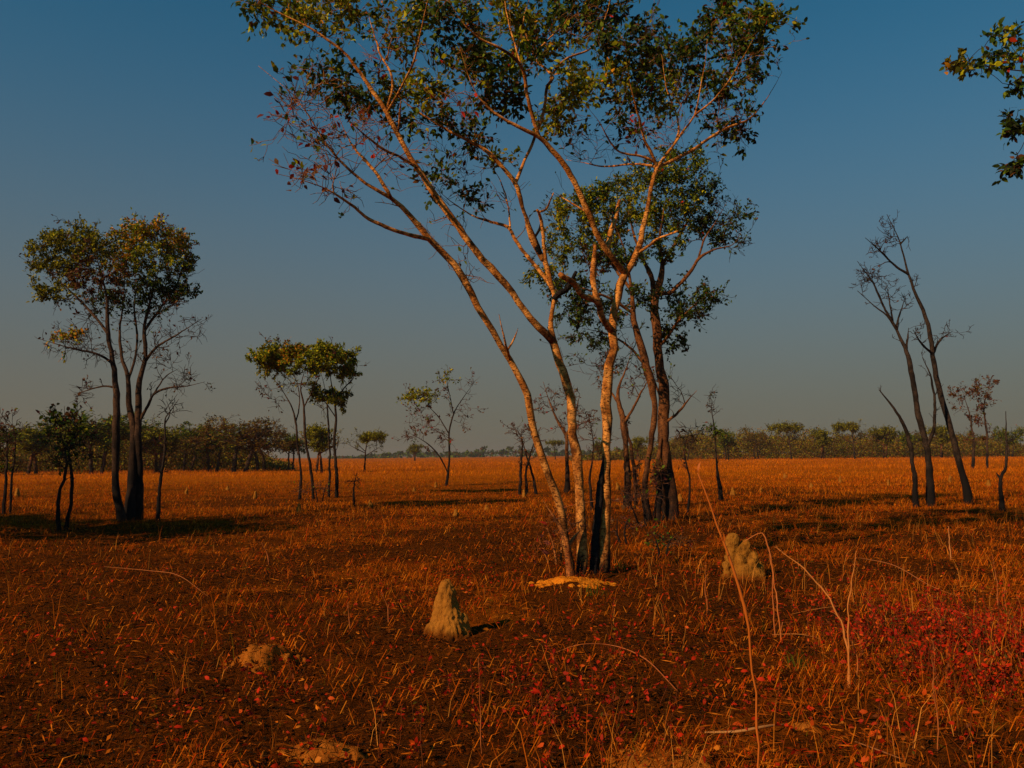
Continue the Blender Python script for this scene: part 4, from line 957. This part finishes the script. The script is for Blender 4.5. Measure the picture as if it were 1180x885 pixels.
# fallen leaves
def litter():
    mb = MB(); n = 170000
    x, y = wedge(n, 2.0, 32, .35)
    f = .5 * vnoise(x, y, .9, 81) + .5 * vnoise(x, y, .28, 82)
    k = rng.random(n) < np.clip((f - .30) * 3, .03, 1) * (1 - .2 * burn_and_shade(x, y))
    x, y = x[k], y[k]; n = len(x); bn = burn_and_shade(x, y)
    right = smooth(-3, 5, x)
    cs = np.array([(.42, .11, .007), (.26, .06, .005), (.55, .17, .014), (.03, .016, .008), (.010, .007, .005), (.40, .03, .004), (.14, .04, .006), (.09, .075, .006)])
    u = rng.random(n)
    ci = rng.choice(8, n, p=[.20, .20, .09, .14, .15, .06, .12, .04])
    ci = np.where((u < .16 * right), 5, ci)
    ci = np.where(rng.random(n) < .75 * bn, rng.choice([3, 4, 6, 4], n), ci)
    c = cs[ci] * rng.uniform(.65, 1.3, (n, 1))
    d = rng.normal(size=(n, 3)) * np.array((1, 1, .45))
    leaves(mb, np.stack([x, y, gz(x, y) + rng.uniform(0, .025, n)], 1), d, rng.uniform(.008, .042, n) * (1 + y * .03), c, .45, True)
    n = 210000
    x, y = wedge(n, 2.2, 30, .45)
    k = rng.random(n) < np.clip((.5 * vnoise(x, y, .6, 85) + .5 * vnoise(x, y, .22, 86) - .24) * 3, .08, 1)
    x, y = x[k], y[k]; n = len(x); bn = burn_and_shade(x, y)
    ci = rng.choice(8, n, p=[.24, .26, .10, .12, .10, .05, .11, .02])
    ci = np.where(rng.random(n) < .62 * bn, rng.choice([3, 4, 6, 4], n), ci)
    d = rng.normal(size=(n, 3)) * np.array((1, 1, .22))
    leaves(mb, np.stack([x, y, gz(x, y) + rng.uniform(.002, .03, n)], 1), d, rng.uniform(.025, .11, n) * (1 + y * .02), cs[ci] * rng.uniform(.6, 1.25, (n, 1)), .075, True)
    tag(mb.build('ground_litter', M_GRASS), 'charred and dry plant litter strewn over the near ground', 'litter', None, 'stuff')
litter()

def fallen():
    mb = MB(); n = 19000
    x, y = wedge(n, 2.5, 20, .4)
    f = vnoise(x, y, 1.6, 51) * .6 + vnoise(x, y, .5, 52) * .4
    w = f * (1 - smooth(9, 20, y)) * (.62 + .38 * smooth(-6, 1, x))
    k = rng.random(n) < np.clip((w - .22) * 3.0, 0, 1)
    x, y = x[k], y[k]; n = len(x)
    z = gz(x, y) + rng.uniform(.01, .09, n)
    c = np.array([(.48, .024, .002), (.32, .016, .002), (.55, .075, .004), (.20, .03, .004), (.5, .16, .01)])[rng.choice(5, n, p=[.35, .27, .18, .14, .06])] * rng.uniform(.7, 1.25, (n, 1))
    d = rng.normal(size=(n, 3)) * np.array((1, 1, .35))
    leaves(mb, np.stack([x, y, z], 1), d, .015 + .042 * rng.random(n) ** 1.5, c, .55)
    tag(mb.build('fallen_leaves', M_LEAF), 'scattered crimson fallen leaves on the burnt ground', 'leaves', None, 'stuff')
fallen()

def red_cover():
    mb = MB()
    spots = [(1050, 738, .8, 90), (1115, 732, .9, 110), (1170, 748, .8, 100), (1095, 772, .7, 80), (1160, 790, .7, 90), (1080, 708, .8, 40), (1185, 715, .9, 50), (1010, 740, .5, 20), (705, 760, .5, 9), (560, 800, .5, 10), (590, 830, .5, 9), (720, 720, .6, 8), (960, 710, .6, 8), (740, 820, .5, 9), (480, 870, .4, 7), (330, 800, .4, 5), (1050, 850, .5, 6), (660, 800, .5, 8), (640, 860, .4, 7)]
    st = []
    for px, py, rad, k in spots:
        gx, gy = ground_at(px, py)
        for _ in range(k):
            x = gx + rng.normal() * rad * .55; y = gy + rng.normal() * rad * .5
            z = float(gz(x, y)); h = rng.uniform(.10, .30)
            tip = np.array((x + rng.normal() * .06, y + rng.normal() * .06, z + h))
            b = np.array((x, y, z - .01))
            tube(mb, [b, (b + tip) / 2 + rng.normal(size=3) * .012, tip], [.0034, .0028, .0016], 3, 0, (.22, .06, .015))
            n = rng.integers(9, 20)
            f = rng.uniform(.25, 1.05, (n, 1))
            pos = b + (tip - b) * f
            d = rng.normal(size=(n, 3)) + np.array((0, 0, .35))
            c = np.array([(.50, .022, .002), (.32, .012, .002), (.55, .075, .003), (.14, .03, .004), (.08, .065, .004)])[rng.choice(5, n, p=[.38, .24, .16, .16, .06])] * rng.uniform(.65, 1.2, (n, 1))
            leaves(mb, pos, d, .012 + .036 * rng.random(n) ** 1.6, c, .5)
    tag(mb.build('red_undergrowth', M_LEAF), 'low crimson-leaved ground cover growing among the dry grass', 'ground cover', None, 'stuff')
red_cover()

def green_tufts():
    spots = [(925 - 210, 655, 'small bright green tuft sprouting behind the sandy heap'), (680, 688, 'green tuft sprouting in front of the sandy heap'), (917, 766, 'green tuft near the bent straw stalks')]
    for px, py, lab in spots:
        x, y = ground_at(px, py); mb = MB(); n = 26
        X = x + rng.normal(size=n) * .05; Y = y + rng.normal(size=n) * .05
        c = np.array([(.07, .085, .010), (.045, .065, .010), (.12, .11, .012)])[rng.integers(0, 3, n)]
        blades(mb, X, Y, rng.uniform(.10, .24, n), rng.uniform(.006, .012, n), np.abs(rng.normal(size=n)) * .5 + .15, rng.uniform(0, 6.28, n), c)
        o = np.array((x, y, float(gz(x, y))))
        ob = mb.build('grass_tuft', M_GRASS, origin=o, loc=o)
        tag(ob, lab, 'grass tuft')
green_tufts()

# ------------------------------------------------------------------ termite mounds, sand
def clay_mat(name, a, b, c_, sc=7, splash=False):
    m, nt = new_mat(name)
    co = N(nt, 'ShaderNodeTexCoord').outputs['Object']
    n1 = noise_n(nt, scale_co(nt, co, (1, 1, .4)), sc, 6, .65); n2 = noise_n(nt, scale_co(nt, co, (1, 1, .35)), sc * 4, 6, .7)
    c = mixc(nt, ramp(nt, n1, .35, .65), a, b)
    c = mixc(nt, math_n(nt, 'MULTIPLY', ramp(nt, n2, .5, .7), .7), c, c_)
    if splash:
        sep = nt.nodes.new('ShaderNodeSeparateXYZ'); nt.links.new(co, sep.inputs[0])
        zz = math_n(nt, 'ADD', sep.outputs[2], math_n(nt, 'MULTIPLY', math_n(nt, 'SUBTRACT', n1, .5), .22))
        c = mixc(nt, ramp(nt, zz, .10, .0), c, (.13, .040, .006))
        n7 = noise_n(nt, co, 22, 5, .7)
        c = mixc(nt, math_n(nt, 'MULTIPLY', ramp(nt, n7, .56, .70), .55), c, (.07, .03, .010))
    finish(nt, c, .97, .0, n2, .025, 1.0)
    return m
M_CLAY = clay_mat('termite_clay', (.30, .122, .018), (.40, .172, .026), (.13, .05, .014), splash=True)
M_CLAYG = clay_mat('termite_clay_grey', (.24, .100, .014), (.32, .142, .021), (.09, .04, .012), splash=True)
M_DIRT = clay_mat('loose_dirt', (.30, .092, .011), (.44, .145, .017), (.12, .036, .007), 10)
M_SAND = clay_mat('loose_sand', (.64, .195, .010), (.76, .27, .018), (.26, .075, .006), 12)

def blob_mesh(lobes, voxel, amp, seedv, ridges=0.0):
    """lobes: (x,y,z0,z1,r0,r1) tapered columns with round tops, fused by a voxel remesh"""
    mb = MB()
    for (x, y, x1, y1, z1, r0, r1) in lobes:
        k = 9
        P = [(x + (x1 - x) * f, y + (y1 - y) * f, -.12 + (z1 + .12) * f) for f in np.linspace(0, 1, k)]
        f = np.linspace(0, 1, k)
        rad = r0 + (r1 - r0) * f ** .9
        P = P + [(x1, y1, z1 + r1 * .55), (x1, y1, z1 + r1 * .85)]
        rad = np.concatenate([rad, [r1 * .75, r1 * .35]])
        Pn = np.asarray(P); n = len(Pn); kk = 20; a = np.arange(kk) * 2 * math.pi / kk
        ring = np.stack([Pn[:, 0:1] + rad[:, None] * np.cos(a), Pn[:, 1:2] + rad[:, None] * np.sin(a), np.repeat(Pn[:, 2:3], kk, 1)], -1)
        V = np.concatenate([ring.reshape(-1, 3), [Pn[0]], [Pn[-1]]])
        i = np.arange(n - 1)[:, None] * kk; j = np.arange(kk)[None]; j2 = (j + 1) % kk
        q = np.stack([i + j, i + j2, i + kk + j2, i + kk + j], -1).reshape(-1, 4)
        t = np.concatenate([np.stack([(np.arange(kk) + 1) % kk, np.arange(kk), np.full(kk, n * kk)], -1), np.stack([(n - 1) * kk + np.arange(kk), (n - 1) * kk + (np.arange(kk) + 1) % kk, np.full(kk, n * kk + 1)], -1)])
        mb.add(V, q, t)
    o = mb.build('termite_mound', M_CLAY)
    md = o.modifiers.new('r', 'REMESH'); md.mode = 'VOXEL'; md.voxel_size = voxel; md.use_smooth_shade = True
    dg = bpy.context.evaluated_depsgraph_get()
    me = bpy.data.meshes.new_from_object(o.evaluated_get(dg))
    bpy.data.objects.remove(o)
    v = np.zeros(len(me.vertices) * 3, np.float32); me.vertices.foreach_get('co', v); v = v.reshape(-1, 3)
    nr = np.zeros(len(me.vertices) * 3, np.float32); me.vertices.foreach_get('normal', nr); nr = nr.reshape(-1, 3)
    out = v.copy()
    H = v[:, 2].max()
    for i in range(len(v)):
        p = Vector(v[i]); s = seedv
        d = mnoise.noise(p * (2.2 / (H + .05)) * 1.4 + Vector((s, 0, 0))) * amp * 1.6 + mnoise.noise(p * (9 / (H + .05)) + Vector((0, s, 0))) * amp * .8 + mnoise.noise(p * (26 / (H + .05))) * amp * .4
        if ridges:
            d += abs(mnoise.noise(Vector((p.x * 16, p.y * 16, p.z * 2.5 + s)))) * -ridges
        out[i] += nr[i] * d
    me.vertices.foreach_set('co', out.ravel()); me.update()
    for pl in me.polygons: pl.use_smooth = True
    return me

def mound(me, px, py, label, mat, scale=1.0, rot=0., name='termite_mound', cat='termite mound', group=None, shared=False):
    p = place(px, py)
    me.materials.clear(); me.materials.append(mat)
    o = bpy.data.objects.new(name, me); COL.objects.link(o)
    o.location = p; o.scale = (scale,) * 3 if not isinstance(scale, tuple) else scale; o.rotation_euler.z = rot
    return tag(o, label, cat, group)

m1 = blob_mesh([(-.02, 0, -.0, .0, .44, .20, .075), (-.10, .0, -.045, .02, .22, .12, .07), (.07, .02, .045, .02, .36, .13, .05), (.10, -.03, .085, -.02, .22, .11, .06), (.165, .0, .165, .0, .17, .055, .03), (-.13, -.07, -.13, -.06, .08, .10, .06), (.0, -.1, .0, -.06, .14, .13, .09), (.02, 0, .02, 0, .02, .27, .20), (-.06, .0, -.03, .0, .30, .14, .06)], .011, .020, 4.0, .034)
mound(m1, 515, 728, 'tall pointed clay termite mound with notched peak in the open foreground', M_CLAY)
m2 = blob_mesh([(-.13, .02, -.15, .02, .50, .10, .08), (-.10, .03, -.08, .02, .36, .15, .08), (-.02, -.02, -.01, .0, .38, .17, .07), (.02, .02, .05, .02, .43, .16, .06), (.09, -.02, .12, .0, .30, .15, .06), (.16, .0, .20, .02, .16, .11, .06), (-.04, -.10, -.06, -.08, .25, .09, .07), (.07, -.11, .08, -.09, .22, .09, .06), (-.22, -.04, -.22, -.03, .16, .10, .07), (0, 0, 0, 0, .02, .31, .24), (.1, -.1, .1, -.1, .04, .18, .12)], .012, .026, 9.0, .012)
mound(m2, 858, 666, 'lumpy clay termite mound with a round knob head beside the tall blade of grass', M_CLAYG)
sm = [blob_mesh([(0, 0, .02, 0, .36, .15, .07), (.08, 0, .09, 0, .2, .1, .06)], .025, .02, 14.0), blob_mesh([(0, 0, -.03, 0, .26, .17, .08), (-.1, .04, -.12, 0, .14, .11, .07)], .025, .02, 19.0), blob_mesh([(0, 0, .03, 0, .44, .16, .05), (-.08, .02, -.07, 0, .22, .1, .05)], .025, .03, 23.0)]
for x_ in sm: x_.materials.clear(); x_.materials.append(M_CLAYG)
GM = 'small termite mounds scattered over the plain'
for (px, py, k, s, lab) in [(427, 584, 2, .85, 'small upright mound beside the tiny bare sapling'), (845, 571, 0, 1.1, 'small pale mound just past the thin dead pole'), (877, 568, 2, .9, 'thin little mound, second past the dead pole'),
        (783, 577, 1, 1.2, 'low mound tucked against the base of the bushy tree'), (215, 571, 2, 1.0, 'slim mound in the grass just past the thin crooked dead tree'), (294, 575, 0, 1.0, 'small mound in the open between wood and flat-topped pair'),
        (502, 562, 2, .9, 'slim mound at the foot of the thin sparse tree'), (478, 568, 1, 1.0, 'squat mound in front of the thin sparse tree'), (604, 573, 0, 1.1, 'small mound at the foot of the bare saplings'), (637, 566, 2, 1.1, 'thin mound between the slim stem and the pale bare tree'),
        (712, 566, 2, 1.0, 'thin mound seen just past the stout pale stem'), (525, 597, 1, .9, 'flat mound in open ground before the thin sparse tree'), (560, 588, 1, .8, 'flat worn mound in open ground toward the slim stem'), (345, 590, 0, .8, 'reddish little mound below the slim pale trunk'),
        (935, 563, 1, 1.1, 'squat mound in the golden grass before the dead stems'), (968, 556, 2, 1.0, 'tiny thin mound in the golden grass near the short broken stem'), (1024, 560, 0, 1.0, 'tiny mound in the golden grass below the short broken stem'), (1095, 556, 2, 1.2, 'thin mound between the two tall dead stems'),
        (20, 572, 0, 1.5, 'pale mound by the twiggy bare shrub'), (262, 566, 1, 1.1, 'squat mound before the brown dome of the wood'), (905, 552, 2, 1.2, 'tiny thin mound far out in the golden grass'), (1140, 562, 1, 1.2, 'squat mound below the round brown leafless tree')]:
    p = place(px, py)
    o = bpy.data.objects.new('termite_mound', sm[k]); COL.objects.link(o)
    o.location = p; s *= .68; o.scale = (s * random.uniform(.85, 1.15), s, s * random.uniform(.85, 1.2)); o.rotation_euler.z = random.uniform(0, 6.28)
    tag(o, lab, 'termite mound', GM)

for (px, py, wx, wy, hh, lab, sd_, mt_) in HEAP_SPECS:
    p = place(px, py); mb = MB(); n = 90
    g = np.linspace(-1.3, 1.3, n); GX, GY = np.meshgrid(g, g)
    X = p[0] + GX * wx; Y = p[1] + GY * wy
    rr = heap_r(X, Y, p[0], p[1], wx, wy, sd_) + (vnoise(X, Y, .035, sd_ + 5) - .5) * .55
    Z = gz(X, Y) + .007 - .07 * smooth(.72, 1.0, rr) + (vnoise(X, Y, .04, sd_ + 2) - .5) * .022
    i = np.arange(n - 1)[:, None] * n; j = np.arange(n - 1)[None]
    mb.add(np.stack([X, Y, Z], -1), np.stack([i + j, i + j + 1, i + n + j + 1, i + n + j], -1).reshape(-1, 4))
    tag(mb.build('sand_heap', M_SAND if mt_ == 'sand' else M_DIRT, origin=p, loc=p), lab, 'sand heap', 'heaps of loose sand on the burnt ground')

# ------------------------------------------------------------------ stalks and sticks
M_STRAW = vcol_mat('straw', .6, .25, .15)
def stalk(pts, label, Y0, Y1=None, col=(.55, .20, .035), w=1.0, blades_=0, name='grass_stalk'):
    """pts (px,py,r_px); Y depth of the first (root) and last point"""
    Y1 = Y0 if Y1 is None else Y1; mb = MB(); n = len(pts)
    P = []
    for i, (x, y, r) in enumerate(pts):
        Y = Y0 + (Y1 - Y0) * i / (n - 1)
        P.append((*at(x, y, Y), r * .72 * Y / F))
    P = np.array(P); g = float(gz(P[0, 0], P[0, 1]))
    if P[0, 2] > g + .02:
        P = np.vstack([[P[0, 0], P[0, 1], g - .03, P[0, 3]], P])
    else: P[0, 2] = g - .02
    o = np.array((P[0, 0], P[0, 1], g))
    Q = catmull(P, .04)
    nq = len(Q); kq = max(3, nq // 8)
    Q[:, :3] += np.stack([np.convolve(rng.normal(size=nq + 2 * kq), np.ones(kq) / kq, 'same')[kq:-kq] for _ in range(3)], 1) * .012 * np.sin(np.linspace(0, math.pi, nq))[:, None]
    Q[nq // 3::max(4, nq // 6), 3] *= 1.3
    Q[:, 3] *= np.linspace(1.1, .6, nq)
    tl = np.linalg.norm(np.diff(Q[:, :3], axis=0), axis=1).sum()
    for _ in range(int(2 + tl * 3)):
        i_ = int(rng.uniform(.05, .75) * nq); q_ = Q[i_, :3]; LL = rng.uniform(.10, .30) * min(1.0, tl)
        d_ = unit(unit(Q[min(i_ + 1, nq - 1), :3] - q_ + 1e-6) + rng.normal(size=3) * .45); wv = unit(np.cross(d_, rng.normal(size=3))) * rng.uniform(.0018, .0035)
        a1 = q_ + d_ * LL * .45; a2 = a1 + unit(d_ + np.array((0, 0, -.5)) + rng.normal(size=3) * .2) * LL * .4
        mb.add([q_ - wv * .5, q_ + wv * .5, a1 + wv, a1 - wv, a2], [[0, 1, 2, 3]], [[3, 2, 4]], np.array(col) * rng.uniform(.6, 1.0))
    ns_ = int(6 + 10 * rng.random()); ti_ = rng.integers(int(nq * .86), nq, ns_)
    leaves(mb, Q[ti_, :3], unit(Q[-1, :3] - Q[-3, :3]) * 1.0 + rng.normal(size=(ns_, 3)) * .35, rng.uniform(.012, .03, ns_) * min(1.2, .4 + tl), np.tile(np.array(col) * .8, (ns_, 1)), .22)
    c = np.array(col) * (1 + .25 * rng.normal(size=(len(Q), 1)).clip(-1, 1))
    tube(mb, Q[:, :3], np.maximum(Q[:, 3], .0012), 6, 0, np.array(col))
    if blades_:
        for _ in range(blades_):
            i = rng.integers(len(Q) // 4, int(len(Q) * .8)); q = Q[i, :3]; L = rng.uniform(.25, .5)
            d = unit(unit(Q[min(i + 2, len(Q) - 1), :3] - q) + rng.normal(size=3) * .25)
            s_ = unit(np.cross(d, (0, 1, .2))) * Q[i, 3] * 1.6
            V = [q - s_ * .6, q + s_ * .6, q + d * L * .5 + s_, q + d * L * .5 - s_, q + d * L - np.array((0, 0, .04))]
            mb.add(V, [[0, 1, 2, 3]], [[3, 2, 4]], np.array(col) * 1.05)
    tag(mb.build(name, M_STRAW, origin=o, loc=o), label, 'grass stalk', 'tall dry grass stalks')
Y = 2.2
stalk([(878, 1010, 2.0), (876, 885, 2.0), (872, 820, 2.1), (864, 750, 2.4), (856, 700, 3.2), (842, 650, 3.3), (826, 605, 2.4), (812, 565, 1.6), (804, 545, .8)], 'tall orange grass blade rising nearest to the viewer before the lumpy mound', Y, Y, (.50, .13, .012))
gd = lambda px, py: ground_at(px, py)[1]
y0 = gd(900, 735)
stalk([(900, 735, 1.2), (896, 700, 1.2), (890, 660, 1.2), (884, 628, 1.2), (878, 614, 1.2), (868, 618, 1.2), (858, 624, .9)], 'bent grass stalk drooping over the lumpy mound', y0, y0 + .1, (.5, .15, .03))
stalk([(893, 728, 1.1), (890, 690, 1), (888, 650, .8), (882, 622, .6)], 'thin upright stalk next to the drooping one', gd(893, 728), None, (.45, .13, .03))
y0 = gd(978, 792)
stalk([(979, 792, 1.6), (978, 740, 1.5), (980, 690, 1.3), (986, 637, .8)], 'straight straw stalk standing clear of the red ground cover', y0, y0, (.55, .2, .04))
stalk([(977, 792, 1.4), (976, 735, 1.5), (955, 690, 1.5), (925, 655, 1.4), (896, 632, .9)], 'kinked straw stalk leaning from the straight one over to the lumpy mound', y0, y0 + .2, (.58, .22, .05))
stalk([(983, 790, 1.3), (990, 765, 1.1), (982, 740, .8)], 'short stub stalk at the foot of the straight straw stalk', y0 + .05, None, (.5, .16, .03))
def lying(pts, label, w, col=(.5, .19, .04), name='straw_stalk'):
    mb = MB(); P = []
    for (x, y, dz) in pts:
        gx, gy = ground_at(x, y + dz); P.append((gx, gy, float(gz(gx, gy)) + .02 + dz * gy / F, w))
    P = np.array(P); Q = catmull(P, .05); Q[:, 3] *= .75 * np.sin(np.linspace(.35, math.pi - .12, len(Q))) ** .6
    tube(mb, Q[:, :3], Q[:, 3], 6, 0, np.array(col) * 1.0)
    o = P[len(P) // 2, :3]
    tag(mb.build(name, M_STRAW, origin=o, loc=o), label, 'straw stalk' if name == 'straw_stalk' else 'fallen branch', 'fallen straw stalks' if name == 'straw_stalk' else None)
lying([(955, 741, 0), (925, 733, 10), (890, 731, 12)], 'pale fallen straw pointing away from the straight straw stalk', .006)
lying([(968, 700, 8), (940, 702, 8), (912, 706, 6)], 'fallen straw crossing behind the kinked stalk', .005)
lying([(780, 792, 0), (745, 762, 4), (710, 742, 10), (670, 742, 12), (634, 755, 0)], 'arched straw loop between the pointed mound and the tall blade', .006, (.42, .12, .03))
lying([(120, 658, 4), (170, 662, 6), (205, 668, 8), (240, 690, 0)], 'long bent straw lying below the blackened trunks', .0055, (.40, .13, .03))
lying([(1010, 718, 4), (1040, 708, 8), (1090, 706, 8), (1165, 722, 0)], 'long straw arching over the red ground cover', .006, (.42, .12, .03))
lying([(990, 640, 6), (1030, 655, 6), (1070, 672, 8), (1102, 684, 0)], 'long straw lying beyond the red ground cover', .008, (.45, .15, .04))
lying([(812, 836, 0), (850, 838, 4), (880, 836, 5), (906, 833, 0)], 'pale fallen stick on the near ground crossing behind the tall blade', .012, (.42, .20, .06), 'fallen_branch')
lying([(985, 848, 0), (1010, 855, 4), (1040, 868, 6)], 'thin fallen twig on the near ground past the pale stick', .006, (.30, .12, .04))
lying([(640, 590, 20), (680, 582, 30), (715, 577, 30), (745, 577, 0)], 'thin fallen bough leaning across behind the pale stems', .010, (.45, .14, .03))
y0 = gd(1095, 645)
stalk([(1096, 645, 1), (1094, 625, 1), (1093, 608, .7)], 'lone upright straw in front of the dead stems', y0, None, (.55, .24, .08))
for (px, py, h, lab) in [(404, 728, 32, 'short pair-leaning stalk between the earthen hump and the pointed mound'), (448, 718, 36, 'slanted dry stalk just before the pointed mound'), (310, 650, 24, 'small straw upright in open ground up from the earthen hump'), (555, 870, 110, 'tall thin stalk on the near ground below the pointed mound'), (1080, 860, 120, 'tall red-brown stalk below the red ground cover'), (690, 640, 28, 'straw stalk behind the stout pale stem'), (815, 700, 50, 'thin stalk before the lumpy mound'), (1150, 700, 60, 'straw upright behind the red ground cover')]:
    y0 = gd(px, py)
    stalk([(px, py, 1.0), (px - 2, py - h * .5, .75), (px - rng.uniform(2, 10), py - h, .3)], lab, y0, None, (.40, .12, .03))

# ------------------------------------------------------------------ air
HAZE = 0.5 / 2300
if HAZE:
    me = bpy.data.meshes.new('haze')
    s, z0, z1 = 3500, -4, 30
    v = [(-s, -s, z0), (s, -s, z0), (s, s, z0), (-s, s, z0), (-s, -s, z1), (s, -s, z1), (s, s, z1), (-s, s, z1)]
    me.from_pydata(v, [], [(3, 2, 1, 0), (4, 5, 6, 7), (0, 1, 5, 4), (1, 2, 6, 5), (2, 3, 7, 6), (3, 0, 4, 7)])
    m, nt = new_mat('dusty_air')
    pv = N(nt, 'ShaderNodeVolumePrincipled', Density=HAZE)
    pv.inputs['Color'].default_value = (.75, .72, .70, 1); pv.inputs['Anisotropy'].default_value = .3
    o_ = nt.nodes.new('ShaderNodeOutputMaterial'); nt.links.new(pv.outputs[0], o_.inputs['Volume'])
    me.materials.append(m)
    o = bpy.data.objects.new('haze', me); COL.objects.link(o); o['kind'] = 'stuff'; o['label'] = 'thin dusty haze over the whole plain'; o['category'] = 'haze'

# ------------------------------------------------------------------ light
SUN_EL = R(32)
sx, sy = -.75, -.66
az = math.atan2(sx, sy)
sd = Vector((math.sin(az) * math.cos(SUN_EL), math.cos(az) * math.cos(SUN_EL), math.sin(SUN_EL)))
ld = bpy.data.lights.new('sun', 'SUN'); ld.energy = 5.0; ld.angle = R(.53); ld.color = (1.0, .61, .29)
lo = bpy.data.objects.new('sun', ld); COL.objects.link(lo); lo.rotation_euler = sd.to_track_quat('Z', 'Y').to_euler(); lo.location = (0, 0, 50)

w = bpy.data.worlds.new('World'); S.world = w; w.use_nodes = True
nt = w.node_tree
for n in list(nt.nodes): nt.nodes.remove(n)
sky = N(nt, 'ShaderNodeTexSky'); sky.sky_type = 'NISHITA'; sky.sun_disc = False
sky.sun_elevation = SUN_EL; sky.sun_rotation = az % (2 * math.pi)
sky.air_density = 1.0; sky.dust_density = 1.5; sky.ozone_density = 2.0; sky.altitude = 1100
tc = N(nt, 'ShaderNodeTexCoord').outputs['Generated']
sep = nt.nodes.new('ShaderNodeSeparateXYZ'); nt.links.new(tc, sep.inputs[0])
zc = math_n(nt, 'MAXIMUM', sep.outputs[2], 0.0)
dust = math_n(nt, 'POWER', 2.718, math_n(nt, 'MULTIPLY', math_n(nt, 'POWER', zc, 2.0), -9.6))
c = mixc(nt, 1.0, sky.outputs[0], (.08, 1.48, 1.66), 'MULTIPLY')
c = mixc(nt, math_n(nt, 'MULTIPLY', dust, .95), c, (3.55, 2.84, 2.04))
bg = N(nt, 'ShaderNodeBackground', Strength=.046); nt.links.new(c, bg.inputs[0])
ow = nt.nodes.new('ShaderNodeOutputWorld'); nt.links.new(bg.outputs[0], ow.inputs[0])

# ------------------------------------------------------------------ camera object and render
cd = bpy.data.cameras.new('camera'); cd.sensor_fit = 'HORIZONTAL'; cd.sensor_width = 36; cd.lens = F / 1180 * 36
cd.clip_start = .05; cd.clip_end = 20000
co_ = bpy.data.objects.new('camera', cd); COL.objects.link(co_); co_.location = CAM_P; co_.rotation_euler = CAM_M.to_euler()
S.camera = co_
S.view_settings.view_transform = 'Standard'; S.view_settings.look = 'None'
S.view_settings.exposure = -.08; S.view_settings.gamma = 1
S.cycles.max_bounces = 5; S.cycles.diffuse_bounces = 3; S.cycles.volume_bounces = 0; S.cycles.transparent_max_bounces = 4
S.cycles.use_denoising = True
